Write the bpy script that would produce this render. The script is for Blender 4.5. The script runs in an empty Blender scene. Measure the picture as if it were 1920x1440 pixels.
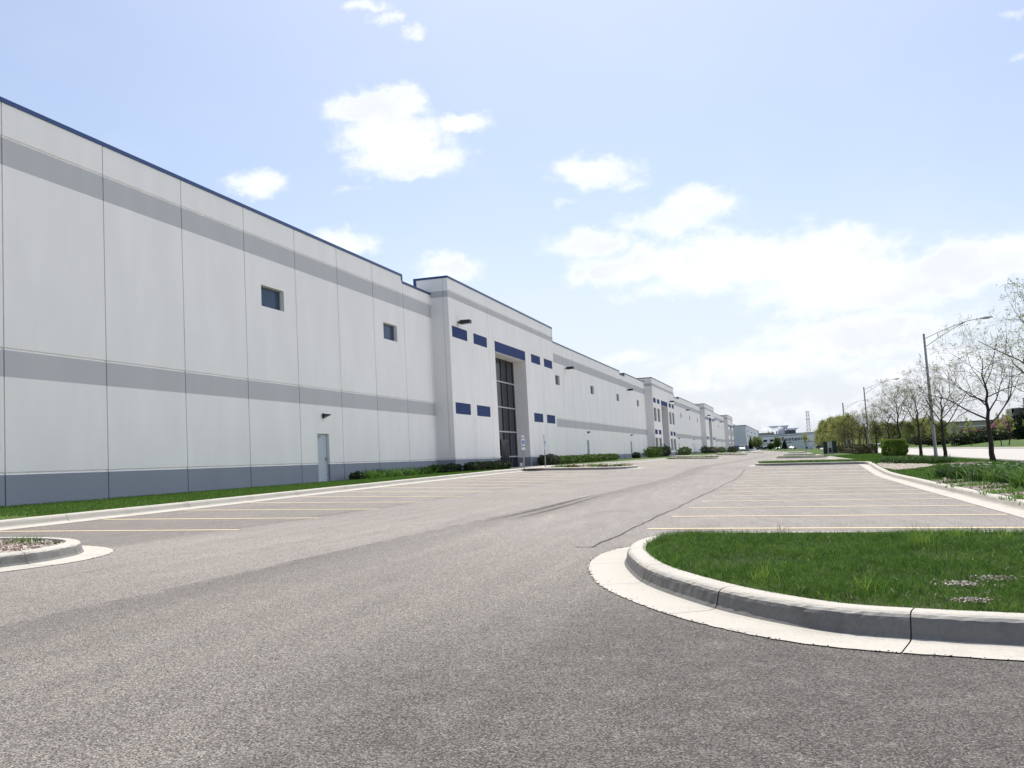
import bpy, bmesh, math, random
import numpy as np
from mathutils import Vector, Matrix
R = random.Random(7)
rng = np.random.default_rng(11)
SC = bpy.context.scene
COL = SC.collection
# ---------------------------------------------------------------- camera
CAM_H = 1.045
cam_d = bpy.data.cameras.new("camera"); cam = bpy.data.objects.new("camera", cam_d); COL.objects.link(cam)
SC.camera = cam
cam_d.sensor_fit = 'HORIZONTAL'; cam_d.sensor_width = 36.0; cam_d.lens = 36.0 * 1821.5 / 1920
cam_d.clip_start = 0.05; cam_d.clip_end = 6000
def _cam(yaw, pitch, roll):
    f = Vector((-math.sin(yaw) * math.cos(pitch), math.cos(yaw) * math.cos(pitch), math.sin(pitch)))
    r = f.cross(Vector((0, 0, 1))).normalized(); u = r.cross(f)
    r2 = math.cos(roll) * r + math.sin(roll) * u; u2 = -math.sin(roll) * r + math.cos(roll) * u
    m = Matrix((r2, u2, -f)).transposed().to_4x4(); m.translation = (0, 0, CAM_H); return m
cam.matrix_world = _cam(0.2786281, 0.0813184, -0.0530252)
# ---------------------------------------------------------------- world, sun, exposure
SUN_EL, SUN_AZ = math.radians(61), math.radians(-9)      # azimuth from +Y towards +X
SUN_DIR = Vector((math.sin(SUN_AZ) * math.cos(SUN_EL), math.cos(SUN_AZ) * math.cos(SUN_EL), math.sin(SUN_EL)))
W = bpy.data.worlds.new("World"); SC.world = W; W.use_nodes = True
nt = W.node_tree; N = nt.nodes; L = nt.links; N.clear()
def wn(t, **k):
    n = N.new(t)
    for a, b in k.items(): setattr(n, a, b)
    return n
def mth(op, a, b=None, c=None, clamp=False):
    n = N.new('ShaderNodeMath'); n.operation = op; n.use_clamp = clamp
    for i, v in enumerate((a, b, c)):
        if v is None: continue
        if isinstance(v, (int, float)): n.inputs[i].default_value = v
        else: L.new(v, n.inputs[i])
    return n.outputs[0]
out = wn('ShaderNodeOutputWorld'); bg = wn('ShaderNodeBackground'); L.new(bg.outputs[0], out.inputs[0])
sky = wn('ShaderNodeTexSky', sky_type='NISHITA', sun_disc=False, sun_elevation=SUN_EL, sun_rotation=SUN_AZ,
         air_density=1.0, dust_density=2.6, ozone_density=1.6, altitude=200)
tc = wn('ShaderNodeTexCoord'); sep = wn('ShaderNodeSeparateXYZ'); L.new(tc.outputs['Generated'], sep.inputs[0])
u0 = mth('ARCTAN2', sep.outputs[0], sep.outputs[1]); v0 = mth('ARCSINE', sep.outputs[2])
cmb = wn('ShaderNodeCombineXYZ'); L.new(u0, cmb.inputs[0]); L.new(mth('MULTIPLY', v0, 1.35), cmb.inputs[1])
def noise(scale, detail, rough, vec, off=0.0):
    n = wn('ShaderNodeTexNoise'); n.inputs['Scale'].default_value = scale; n.inputs['Detail'].default_value = detail
    n.inputs['Roughness'].default_value = rough
    mp = wn('ShaderNodeMapping'); mp.inputs['Location'].default_value = (off, off * .7, off * .3); L.new(vec, mp.inputs[0])
    L.new(mp.outputs[0], n.inputs['Vector']); return n.outputs['Fac']
# warp the direction a little so that cloud outlines billow
w1 = noise(26, 5, .6, cmb.outputs[0]); w2 = noise(26, 5, .6, cmb.outputs[0], 5.3)
uw = mth('ADD', u0, mth('MULTIPLY', mth('SUBTRACT', w1, .5), .050)); vw = mth('ADD', v0, mth('MULTIPLY', mth('SUBTRACT', w2, .5), .034))
CLOUDS = [(-0.409,0.361,0.056,0.019,1),(-0.383,0.371,0.028,0.014,1),(-0.388,0.335,0.061,0.025,1),(-0.373,0.310,0.061,0.017,1),(-0.32,0.347,0.031,0.011,.9),(-0.442,0.358,0.025,0.011,.7),
 (-0.528,0.289,0.031,0.014,.8),(-0.434,0.285,0.022,0.006,.45),(-0.412,0.455,0.030,0.007,.72),(-0.382,0.445,0.024,0.007,.72),(-0.364,0.430,0.016,0.008,.65),(-0.447,0.233,0.034,0.014,.8),
 (-0.336,0.204,0.034,0.017,.95),(-0.183,0.291,0.046,0.016,.9),(-0.148,0.276,0.022,0.011,.6),(-0.213,0.263,0.018,0.006,.4),(-0.076,0.247,0.038,0.018,.9),(-0.11,0.233,0.048,0.018,.8),
 (-0.188,0.22,0.044,0.014,.9),(-0.151,0.193,0.059,0.02,1),(-0.059,0.19,0.083,0.030,1),(0.044,0.188,0.073,0.026,1),(0.067,0.155,0.103,0.031,1),(0.162,0.160,0.07,0.024,1),
 (-0.12,0.167,0.08,0.013,.55),(0.207,0.163,0.05,0.022,.9),(0.063,0.106,0.121,0.024,.85),(-0.015,0.085,0.128,0.023,.7),(-0.156,0.104,0.048,0.012,.6),(-0.078,0.069,0.103,0.016,.55),
 (0.131,0.068,0.088,0.022,.75),(0.227,0.376,0.02,0.006,.5),(0.225,0.338,0.012,0.006,.5),(-0.28,0.07,0.07,0.02,.5),(0.05,0.035,0.25,0.02,.5),
 (0.75,0.25,0.22,0.08,1.2),(1.4,0.3,0.35,0.10,1.3),(1.1,0.55,0.3,0.12,1.2),(1.7,0.6,0.35,0.12,1.2),(1.9,0.15,0.4,0.08,1.2),(-1.5,0.35,0.3,0.07,1),(2.4,0.25,0.3,0.06,1),(-2.4,0.3,0.35,0.07,1),(0.5,0.7,0.3,0.10,.9),(1.0,0.1,0.4,0.05,.8)]  # out of view; more clouds added towards +X to fill the warehouse wall
acc = None
for (cu, cv, a, b, s) in CLOUDS:
    t = mth('ADD', mth('POWER', mth('DIVIDE', mth('SUBTRACT', uw, cu), a * 1.05), 2.0), mth('POWER', mth('DIVIDE', mth('SUBTRACT', vw, cv), b * 1.05), 2.0))
    g = mth('MULTIPLY', mth('EXPONENT', mth('MULTIPLY', t, -0.9)), s)
    acc = g if acc is None else mth('MAXIMUM', acc, g)
n1 = noise(34, 9, .62, cmb.outputs[0], 2.1)
n2 = noise(9, 5, .55, cmb.outputs[0], 7.7)
dens = mth('ADD', acc, mth('MULTIPLY', mth('SUBTRACT', n1, .5), .95))
mr = wn('ShaderNodeMapRange', interpolation_type='SMOOTHSTEP'); L.new(dens, mr.inputs[0])
mr.inputs[1].default_value = .24; mr.inputs[2].default_value = .82
# thin general veil growing to the horizon
veil = wn('ShaderNodeMapRange', interpolation_type='SMOOTHSTEP'); L.new(v0, veil.inputs[0])
veil.inputs[1].default_value = .33; veil.inputs[2].default_value = -.02; veil.inputs[3].default_value = .0; veil.inputs[4].default_value = .82
veil2 = mth('ADD', veil.outputs[0], mth('MULTIPLY', mth('SUBTRACT', n2, .5), .35), clamp=True)
skm = wn('ShaderNodeMix', data_type='RGBA'); L.new(veil2, skm.inputs[0]); L.new(sky.outputs[0], skm.inputs[6])
SKYV = 6.3
skm.inputs[7].default_value = (SKYV * 0.89, SKYV * 0.955, SKYV * 1.06, 1)
clm = wn('ShaderNodeMix', data_type='RGBA'); L.new(skm.outputs[2], clm.inputs[6])
# cloud body: white, its thick parts a little greyer low in the sky
gr = wn('ShaderNodeMapRange', interpolation_type='SMOOTHSTEP'); L.new(mth('MULTIPLY', mth('ADD', mth('MULTIPLY', n2, .6), mth('MULTIPLY', noise(20, 6, .6, cmb.outputs[0], 3.3), .4)), mr.outputs[0]), gr.inputs[0])
gr.inputs[1].default_value = .38; gr.inputs[2].default_value = .62; gr.inputs[3].default_value = 7.1; gr.inputs[4].default_value = 6.15
front = wn('ShaderNodeMapRange', interpolation_type='SMOOTHSTEP'); L.new(mth('MULTIPLY', mth('ABSOLUTE', mth('SUBTRACT', u0, 1.55)), -1.0), front.inputs[0])  # unseen clouds towards +X brightened to light the shaded warehouse wall
front.inputs[1].default_value = -1.15; front.inputs[2].default_value = -.45; front.inputs[3].default_value = 1.0; front.inputs[4].default_value = 2.25
grf = mth('MULTIPLY', gr.outputs[0], front.outputs[0])
cc = wn('ShaderNodeCombineXYZ'); L.new(mth('MULTIPLY', grf, .975), cc.inputs[0]); L.new(mth('MULTIPLY', grf, 1.0), cc.inputs[1]); L.new(mth('MULTIPLY', grf, 1.06), cc.inputs[2])
L.new(cc.outputs[0], clm.inputs[7]); L.new(mth('MULTIPLY', mr.outputs[0], .96), clm.inputs[0])
L.new(clm.outputs[2], bg.inputs[0]); bg.inputs[1].default_value = 0.10
sun_d = bpy.data.lights.new("sun", 'SUN'); sun_d.energy = 3.6; sun_d.angle = math.radians(.53); sun_d.color = (1, .965, .91)
sun = bpy.data.objects.new("sun", sun_d); COL.objects.link(sun)
sun.rotation_euler = SUN_DIR.to_track_quat('Z', 'Y').to_euler(); sun.location = (0, 0, 60)
SC.view_settings.view_transform = 'Standard'; SC.view_settings.look = 'None'; SC.view_settings.gamma = 1
SC.view_settings.exposure = 0.62
SC.render.resolution_x, SC.render.resolution_y = 1024, 768
SC.cycles.max_bounces = 6; SC.cycles.volume_bounces = 4; SC.cycles.diffuse_bounces = 3; SC.cycles.transparent_max_bounces = 8
# ---------------------------------------------------------------- terrain functions
LR = ([-60,0,13.6,20,27,33,38,42,46,49,52,65,78,111,176,300,386,430,480,700],
      [.0,.0,-.02,-.06,-.10,-.122,-.142,-.13,-.04,.06,.15,.12,.05,-.04,-.2,-.40,-.36,.08,.6,.8])
LL = ([-60,0,14,20,27,34,45,80,135,200,300,400,480,700],
      [-.05,-.05,-.06,-.02,.04,.10,.18,.17,.18,.12,.1,.55,.7,.8])
def G(X, Y):
    a = np.interp(Y, *LR); b = np.interp(Y, *LL); t = np.clip((-3 - X) / 10.4, 0, 1)
    return float(-0.0293 * X + a * (1 - t) + b * t)
def T(X, Y):
    gl = G(-13.9, Y) + .13; gr_ = G(3.5, Y) + .13
    w = float(np.interp(Y, [-60,20,40,60,100,140,220,330,430,700], [.58,.6,.64,.7,.85,.95,1.1,1.0,1.0,.8]))
    if X <= -20: return w
    if X <= -14.05: return w + (gl - w) * (X + 20) / 5.95
    if X < 3.62: return G(X, Y)
    far = float(np.interp(Y, [330, 430, 480, 700], [0, .3, .8, .9]))
    return float(np.interp(X, [3.62,5,8,9.6,10.3,22,22.6,30,45,90], [gr_,gr_*.6+.03,.04,-.15,-.21,-.2,-.08,.45,.8,1.0])) + far * (X > 10)
# ---------------------------------------------------------------- object helpers
def tag(o, label=None, cat=None, group=None, kind=None):
    if label: o['label'] = label
    if cat: o['category'] = cat
    if group: o['group'] = group
    if kind: o['kind'] = kind
    return o
def empty(name, loc=(0, 0, 0), rz=0.0):
    o = bpy.data.objects.new(name, None); COL.objects.link(o); o.location = loc; o.rotation_euler = (0, 0, rz)
    o.empty_display_size = .3; return o
class MB:
    def __init__(s): s.v = []; s.f = []; s.m = []
    def quad(s, a, b, c, d, m=0):
        k = len(s.v); s.v += [tuple(a), tuple(b), tuple(c), tuple(d)]; s.f.append((k, k+1, k+2, k+3)); s.m.append(m)
    def tri(s, a, b, c, m=0):
        k = len(s.v); s.v += [tuple(a), tuple(b), tuple(c)]; s.f.append((k, k+1, k+2)); s.m.append(m)
    def box(s, x0, x1, y0, y1, z0, z1, m=0):
        k = len(s.v)
        s.v += [(x0,y0,z0),(x1,y0,z0),(x1,y1,z0),(x0,y1,z0),(x0,y0,z1),(x1,y0,z1),(x1,y1,z1),(x0,y1,z1)]
        for q in ((0,3,2,1),(4,5,6,7),(0,1,5,4),(1,2,6,5),(2,3,7,6),(3,0,4,7)): s.f.append(tuple(k+i for i in q)); s.m.append(m)
    def tube(s, pts, rad, n=6, m=0, cap=True):
        pts = [Vector(p) for p in pts]; rings = []
        for i, p in enumerate(pts):
            d = (pts[min(i+1, len(pts)-1)] - pts[max(i-1, 0)])
            if d.length < 1e-9: d = Vector((0, 0, 1))
            d.normalize(); a = d.orthogonal().normalized() if i == 0 else (prev - d * prev.dot(d))
            if a.length < 1e-6: a = d.orthogonal()
            a.normalize(); prev = a; b = d.cross(a); r = rad[i] if isinstance(rad, (list, tuple)) else rad
            k = len(s.v)
            for j in range(n):
                t = 2 * math.pi * j / n; s.v.append(tuple(p + (a * math.cos(t) + b * math.sin(t)) * r))
            rings.append(k)
        for i in range(len(rings) - 1):
            for j in range(n):
                s.f.append((rings[i]+j, rings[i]+(j+1) % n, rings[i+1]+(j+1) % n, rings[i+1]+j)); s.m.append(m)
        if cap:
            s.f.append(tuple(rings[0]+j for j in reversed(range(n)))); s.m.append(m)
            s.f.append(tuple(rings[-1]+j for j in range(n))); s.m.append(m)
    def build(s, name, mats, parent=None, smooth=False):
        me = bpy.data.meshes.new(name); me.from_pydata(s.v, [], s.f)
        if not isinstance(mats, (list, tuple)): mats = [mats]
        for m in mats: me.materials.append(m)
        if len(mats) > 1: me.polygons.foreach_set('material_index', s.m)
        if smooth: me.polygons.foreach_set('use_smooth', [True] * len(me.polygons))
        me.update()
        o = bpy.data.objects.new(name, me); COL.objects.link(o)
        if parent: o.parent = parent
        return o
def np_mesh(name, V, nper, mats, parent=None, mi=None, smooth=False, cols=None):
    """V (n_faces*nper,3) unshared faces"""
    V = np.ascontiguousarray(V, dtype=np.float32).reshape(-1, 3); nf = len(V) // nper
    me = bpy.data.meshes.new(name); me.vertices.add(len(V)); me.vertices.foreach_set('co', V.ravel())
    me.loops.add(len(V)); me.loops.foreach_set('vertex_index', np.arange(len(V), dtype=np.int32))
    me.polygons.add(nf); me.polygons.foreach_set('loop_start', np.arange(nf, dtype=np.int32) * nper)
    me.polygons.foreach_set('loop_total', np.full(nf, nper, dtype=np.int32))
    if not isinstance(mats, (list, tuple)): mats = [mats]
    for m in mats: me.materials.append(m)
    if mi is not None: me.polygons.foreach_set('material_index', np.asarray(mi, dtype=np.int32))
    me.update(calc_edges=True)
    o = bpy.data.objects.new(name, me); COL.objects.link(o)
    if parent: o.parent = parent
    return o
def copy_tree(o, parent=None):
    c = o.copy(); COL.objects.link(c)
    if parent: c.parent = parent
    for ch in list(o.children): copy_tree(ch, c)
    return c
# ---------------------------------------------------------------- materials
class Mat:
    def __init__(s, name, base=(.5, .5, .5), rough=.8, spec=.3, metal=0.0):
        s.m = bpy.data.materials.new(name); s.m.use_nodes = True; s.t = s.m.node_tree; s.N = s.t.nodes; s.L = s.t.links
        s.b = s.N['Principled BSDF']; s.b.inputs['Base Color'].default_value = (*base, 1)
        s.b.inputs['Roughness'].default_value = rough; s.b.inputs['Specular IOR Level'].default_value = spec
        s.b.inputs['Metallic'].default_value = metal; s.co = None
    def coord(s, kind='Object', scale=(1, 1, 1)):
        t = s.N.new('ShaderNodeTexCoord'); mp = s.N.new('ShaderNodeMapping'); mp.inputs['Scale'].default_value = scale
        if kind == 'World':
            g = s.N.new('ShaderNodeNewGeometry'); s.L.new(g.outputs['Position'], mp.inputs[0])
        else: s.L.new(t.outputs[kind], mp.inputs[0])
        return mp.outputs[0]
    def noise(s, vec, scale, detail=4, rough=.6):
        n = s.N.new('ShaderNodeTexNoise'); n.inputs['Scale'].default_value = scale; n.inputs['Detail'].default_value = detail
        n.inputs['Roughness'].default_value = rough; s.L.new(vec, n.inputs['Vector']); return n.outputs['Fac']
    def voro(s, vec, scale, out='Color', feature='F1'):
        n = s.N.new('ShaderNodeTexVoronoi'); n.feature = feature; n.inputs['Scale'].default_value = scale; s.L.new(vec, n.inputs['Vector']); return n.outputs[out]
    def ramp(s, fac, stops, interp='LINEAR'):
        n = s.N.new('ShaderNodeValToRGB'); n.color_ramp.interpolation = interp; e = n.color_ramp.elements
        while len(e) < len(stops): e.new(.5)
        for i, (p, c) in enumerate(stops): e[i].position = p; e[i].color = (*c, 1) if len(c) == 3 else c
        s.L.new(fac, n.inputs[0]); return n.outputs[0]
    def mix(s, fac, a, b, mode='MIX'):
        n = s.N.new('ShaderNodeMix'); n.data_type = 'RGBA'; n.blend_type = mode
        for i, v in ((0, fac), (6, a), (7, b)):
            if isinstance(v, (int, float)): n.inputs[i].default_value = v
            elif isinstance(v, tuple): n.inputs[i].default_value = (*v, 1)
            else: s.L.new(v, n.inputs[i])
        return n.outputs[2]
    def math(s, op, a, b=None, clamp=False):
        n = s.N.new('ShaderNodeMath'); n.operation = op; n.use_clamp = clamp
        for i, v in enumerate((a, b)):
            if v is None: continue
            if isinstance(v, (int, float)): n.inputs[i].default_value = v
            else: s.L.new(v, n.inputs[i])
        return n.outputs[0]
    def mr(s, v, a, b, c=0.0, d=1.0):
        n = s.N.new('ShaderNodeMapRange'); n.interpolation_type = 'SMOOTHSTEP'; s.L.new(v, n.inputs[0])
        for i, q in zip((1, 2, 3, 4), (a, b, c, d)): n.inputs[i].default_value = q
        return n.outputs[0]
    def sepxyz(s, v):
        n = s.N.new('ShaderNodeSeparateXYZ'); s.L.new(v, n.inputs[0]); return n.outputs
    def color(s, c): s.L.new(c, s.b.inputs['Base Color']); return s
    def bump(s, h, strength=.3, dist=.01):
        n = s.N.new('ShaderNodeBump'); n.inputs['Strength'].default_value = strength; n.inputs['Distance'].default_value = dist
        s.L.new(h, n.inputs['Height']); s.L.new(n.outputs[0], s.b.inputs['Normal']); return s
def simple(name, base, rough=.7, spec=.3, metal=0.0, var=.12, scale=8.0):
    m = Mat(name, base, rough, spec, metal); v = m.coord(); n = m.noise(v, scale, 4)
    lo = tuple(c * (1 - var) for c in base); hi = tuple(min(1, c * (1 + var)) for c in base)
    m.color(m.ramp(n, [(.3, lo), (.7, hi)])); return m.m
# asphalt
def make_asphalt():
    m = Mat('asphalt', rough=.92, spec=.25); v = m.coord('World'); xyz = m.sepxyz(v)
    big = m.noise(m.coord('World', (1, .35, 1)), .55, 5, .6); med = m.noise(v, 4.5, 5, .65)
    # the older lane paving is paler; the cross drive nearer the viewer is coarser and darker
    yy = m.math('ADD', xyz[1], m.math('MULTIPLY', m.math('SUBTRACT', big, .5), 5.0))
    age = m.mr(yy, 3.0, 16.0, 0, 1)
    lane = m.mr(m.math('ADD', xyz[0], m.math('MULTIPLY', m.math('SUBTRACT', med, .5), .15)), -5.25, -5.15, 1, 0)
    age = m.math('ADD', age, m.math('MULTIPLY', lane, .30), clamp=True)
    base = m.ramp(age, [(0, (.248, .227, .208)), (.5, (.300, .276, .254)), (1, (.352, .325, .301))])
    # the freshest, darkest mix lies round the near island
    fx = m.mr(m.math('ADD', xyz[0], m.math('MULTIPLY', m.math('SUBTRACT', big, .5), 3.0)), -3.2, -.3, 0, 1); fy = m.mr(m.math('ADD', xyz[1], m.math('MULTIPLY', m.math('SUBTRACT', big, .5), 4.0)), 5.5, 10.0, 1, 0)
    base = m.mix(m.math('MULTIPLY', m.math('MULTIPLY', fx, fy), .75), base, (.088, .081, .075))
    base = m.mix(m.mr(big, .35, .68, 0, .38), base, m.mix(1.0, base, (.76, .76, .77), 'MULTIPLY'))
    base = m.mix(m.mr(med, .42, .78, 0, .30), base, (.30, .285, .265))
    streak = m.noise(m.coord('World', (1.6, .12, 1)), 2.2, 5, .6)
    base = m.mix(m.mr(streak, .45, .72, 0, .30), base, m.mix(1.0, base, (.72, .72, .73), 'MULTIPLY'))
    xw = m.math('ADD', xyz[0], m.math('MULTIPLY', m.math('SUBTRACT', med, .5), .5))
    strip = m.math('MULTIPLY', m.mr(xw, -5.22, -5.16, 0, 1), m.mr(xw, -5.1, -3.9, 1, 0))      # darker lap beside the paving joint
    base = m.mix(m.math('MULTIPLY', strip, .32), base, (.09, .083, .078))
    bays = m.math('MULTIPLY', m.mr(xw, -8.3, -9.2, 0, 1), m.mr(xyz[1], 30, 12, .0, .45))
    base = m.mix(bays, base, (.125, .115, .108))
    smear = m.noise(m.coord('World', (.9, .45, 1)), 1.15, 6, .7)
    base = m.mix(m.mr(smear, .52, .74, 0, .35), base, m.mix(1.0, base, (1.32, 1.31, 1.29), 'MULTIPLY'))
    base = m.mix(m.mr(smear, .30, .46, .42, 0), base, m.mix(1.0, base, (.68, .68, .69), 'MULTIPLY'))
    agg = m.voro(v, 125.0); sp = m.sepxyz(agg)[0]; pit = m.voro(v, 125.0, 'Distance'); grit = m.noise(v, 330, 3, .8)
    t = m.math('ADD', m.math('MULTIPLY', sp, .62), m.math('MULTIPLY', grit, .38))
    col = m.mix(1.0, base, m.ramp(t, [(.18, (.36, .36, .36)), (.36, (.80, .80, .79)), (.56, (1.04, 1.04, 1.03)), (.80, (1.75, 1.72, 1.66))]), 'MULTIPLY')
    col = m.mix(1.0, col, m.mr(pit, .35, .75, 1.0, .45), 'MULTIPLY')
    holes = m.voro(v, 62.0, 'Distance'); hk = m.sepxyz(m.voro(v, 62.0))[2]
    col = m.mix(m.math('MULTIPLY', m.mr(holes, .16, .34, 1, 0), m.mr(hk, .35, .55, 0, .85)), col, (.022, .020, .019))
    pale = m.sepxyz(m.voro(v, 48.0))[1]
    col = m.mix(m.math('MULTIPLY', m.mr(m.voro(v, 48.0, 'Distance'), .14, .30, 1, 0), m.mr(pale, .76, .84, 0, .45)), col, (.42, .40, .37))
    spots = m.mr(m.voro(v, 1.7, 'Distance'), .02, .05, 1, 0)
    col = m.mix(m.math('MULTIPLY', spots, .5), col, (.05, .048, .045))
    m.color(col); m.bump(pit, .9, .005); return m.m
ASPH = make_asphalt()
def make_concrete(name, base, stain=.35):
    m = Mat(name, rough=.88, spec=.25); v = m.coord('World'); n = m.noise(v, 1.6, 6, .65); f = m.noise(v, 45, 5, .7)
    d = tuple(c * (1 - stain) for c in base)
    c = m.mix(m.mr(n, .48, .78, 0, .8), base, d)
    c = m.mix(1.0, c, m.ramp(f, [(.25, (.80, .79, .78)), (.55, (1, 1, 1)), (.8, (1.06, 1.05, 1.03))]), 'MULTIPLY')
    pit = m.mr(m.voro(v, 34, 'Distance'), .05, .12, .62, 1)
    c = m.mix(1.0, c, pit, 'MULTIPLY')
    m.color(c); m.bump(f, .35, .008); return m.m
CONC = make_concrete('curb_concrete', (.465, .44, .39), .26)
WALK = make_concrete('walk_concrete', (.52, .49, .45), .2)
CONCF = make_concrete('shaded_stained_kerb_face', (.20, .196, .186), .5)  # island kerb faces: shade painted in as darker concrete, along with stains
STREET = make_concrete('street_concrete', (.43, .405, .375), .1)
def make_grass(name, a=(.035, .075, .012), b=(.085, .135, .028), dry=(.22, .19, .08)):
    m = Mat(name, rough=.9, spec=.15); v = m.coord('World'); n = m.noise(v, .5, 6, .65); f = m.noise(v, 30, 4, .7); g = m.noise(v, 2.3, 5, .6)
    c = m.mix(m.mr(n, .35, .65), a, b); c = m.mix(m.mr(g, .55, .8, 0, .55), c, tuple((p + q) * .55 for p, q in zip(b, dry)))
    c = m.mix(1.0, c, m.ramp(f, [(.25, (.55, .55, .55)), (.7, (1.25, 1.25, 1.2))]), 'MULTIPLY')
    m.color(c); m.bump(f, .6, .03); return m.m
GRASS = make_grass('lawn_grass')
SOIL = make_grass('soil_under_grass', (.030, .045, .014), (.055, .065, .025), (.16, .13, .07))
def make_blade(name, cols, trans=.25):
    m = Mat(name, rough=.6, spec=.25); v = m.coord('World'); n = m.voro(v, 22.0); x = m.sepxyz(n)[0]; n2 = m.noise(v, 1.4, 4)
    t = m.math('ADD', m.math('MULTIPLY', x, .65), m.math('MULTIPLY', n2, .35))
    k = len(cols); m.color(m.ramp(t, [(.15 + .7 * i / (k - 1), c) for i, c in enumerate(cols)]))
    tr = m.N.new('ShaderNodeBsdfTranslucent'); mx = m.N.new('ShaderNodeMixShader'); mx.inputs[0].default_value = trans
    src = m.b.inputs['Base Color'].links[0].from_socket; m.L.new(src, tr.inputs[0])
    o = m.N['Material Output']; m.L.new(m.b.outputs[0], mx.inputs[1]); m.L.new(tr.outputs[0], mx.inputs[2]); m.L.new(mx.outputs[0], o.inputs[0]); return m.m
BLADE = make_blade('grass_blade', [(.030, .072, .012), (.060, .135, .018), (.095, .195, .026), (.17, .26, .05)], .35)
BLADE_L = make_blade('weed_blade', [(.11, .21, .025), (.18, .30, .04), (.29, .39, .08)], .4)
BLADE_D = make_blade('dry_blade', [(.30, .26, .16), (.42, .38, .26)], .2)
LILY = make_blade('daylily_leaf', [(.020, .055, .012), (.04, .095, .018), (.07, .14, .03)], .25)
LILYL = make_blade('daylily_leaf_bright', [(.06, .14, .02), (.11, .22, .03), (.17, .29, .06)], .3)
YEW = make_blade('yew_leaf', [(.014, .027, .010), (.030, .052, .018), (.055, .080, .03)], .12)
BUSHG = make_blade('bush_leaf', [(.03, .07, .012), (.07, .13, .02), (.12, .19, .035)], .2)
HEDGE = make_blade('hedge_leaf', [(.06, .12, .015), (.15, .24, .03), (.28, .38, .06)], .25)
BROWNH = make_blade('brown_hedge_leaf', [(.045, .04, .02), (.08, .07, .03), (.10, .10, .03)], .15)
BUD = make_blade('spring_bud', [(.20, .22, .05), (.32, .35, .09), (.44, .44, .17)], .45)
OLIVE = make_blade('olive_leaf', [(.17, .19, .05), (.28, .30, .09), (.40, .40, .16)], .45)
WILLOW = make_blade('willow_leaf', [(.10, .15, .03), (.18, .23, .06), (.28, .32, .10)], .3)
TREEG = make_blade('tree_leaf', [(.09, .13, .03), (.15, .20, .045), (.23, .27, .08)], .35)
CONIF = make_blade('conifer_needle', [(.008, .018, .008), (.016, .032, .012), (.03, .05, .02)], .05)
PINK = make_blade('pink_blossom', [(.20, .09, .11), (.36, .16, .19), (.45, .24, .26)], .2)
WHITEF = simple('white_petal', (.8, .8, .74), .6)
YELF = simple('yellow_petal', (.75, .5, .05), .6)
def make_bark():
    m = Mat('bark', rough=.95, spec=.1); v = m.coord('Object', (1, 1, .3)); n = m.noise(v, 22, 5, .7)
    m.color(m.ramp(n, [(.3, (.022, .018, .016)), (.7, (.072, .060, .052))])); m.bump(n, .5, .02); return m.m
BARK = make_bark()
# wall paint
def make_wall(name, base, var=.05):
    m = Mat(name, rough=.85, spec=.2); v = m.coord('World'); n = m.noise(m.coord('World', (1, 1, .35)), .8, 5, .6); f = m.noise(v, 55, 4, .75); st = m.noise(m.coord('World', (2.2, 2.2, .10)), 2.0, 4, .6)
    c = m.mix(m.mr(n, .35, .7), tuple(q * (1 - var) for q in base), base)
    c = m.mix(m.mr(st, .66, .88, 0, .10), c, tuple(q * .86 for q in base))
    c = m.mix(1.0, c, m.ramp(f, [(.3, (.86, .86, .86)), (.65, (1.06, 1.06, 1.06))]), 'MULTIPLY')
    m.color(c); m.bump(f, .45, .012); return m.m
WWHITE = make_wall('wall_paint_white', (.86, .83, .815))
WGREY = make_wall('wall_paint_grey', (.508, .506, .517))
WBASE = make_wall('wall_paint_slate', (.26, .285, .335))
WBLUE = make_wall('wall_paint_blue', (.034, .055, .155))
JOINT = make_wall('joint_sealant', (.30, .30, .30))
CAP = simple('blue_metal_cap', (.018, .050, .155), .4, .5, 0.3, .1)
CAPG = simple('dark_metal_cap', (.10, .11, .125), .5, .5, 0.2, .1)
FRAME = simple('window_frame_metal', (.30, .29, .27), .5, .4)
MULL = simple('mullion_aluminium', (.42, .43, .45), .4, .5, .4)
def make_glass(name, base, spec=.35, rough=.08):
    m = Mat(name, base, rough, spec); v = m.coord(); n = m.noise(v, .6, 3)
    m.color(m.ramp(n, [(.3, tuple(c * .8 for c in base)), (.7, tuple(c * 1.2 for c in base))])); return m.m
GLASS = make_glass('blue_tinted_glass', (.038, .062, .115), .16, .10)
GLASSD = make_glass('dark_glass', (.014, .016, .024), .12, .15)
GLASSG = make_glass('grey_glass', (.06, .075, .08), .2, .15)
DOORM = simple('door_paint', (.42, .47, .52), .5, .4)
BLACKM = simple('black_metal', (.015, .015, .017), .45, .5)
GALV = simple('galvanised_steel', (.27, .265, .28), .55, .4, .15)
ROOFM = simple('roof_membrane', (.5, .5, .5), .9)
LENS = simple('lamp_lens', (.35, .35, .33), .3)
LINE = None
def make_line():
    m = Mat('line_paint', rough=.8, spec=.2); v = m.coord('World'); n = m.noise(v, 26, 6, .75); 
    m.color(m.mix(m.mr(n, .50, .66, 0, .75), (.82, .66, .40), (.35, .32, .29))); return m.m
LINE = make_line()
def make_gravel(name, cols, scale=28):
    m = Mat(name, rough=.9, spec=.2); v = m.coord('World'); c = m.voro(v, scale); x = m.sepxyz(c)[0]; n = m.noise(v, 2.0, 5)
    k = len(cols); col = m.ramp(x, [(.1 + .8 * i / (k - 1), q) for i, q in enumerate(cols)])
    col = m.mix(m.mr(n, .5, .75, 0, .55), col, (.10, .085, .06)); m.color(col); m.bump(m.voro(v, scale, 'Distance'), 1.0, .03); return m.m
GRAVEL = make_gravel('river_gravel', [(.16, .11, .09), (.30, .25, .20), (.42, .38, .32), (.55, .50, .44)])
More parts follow.
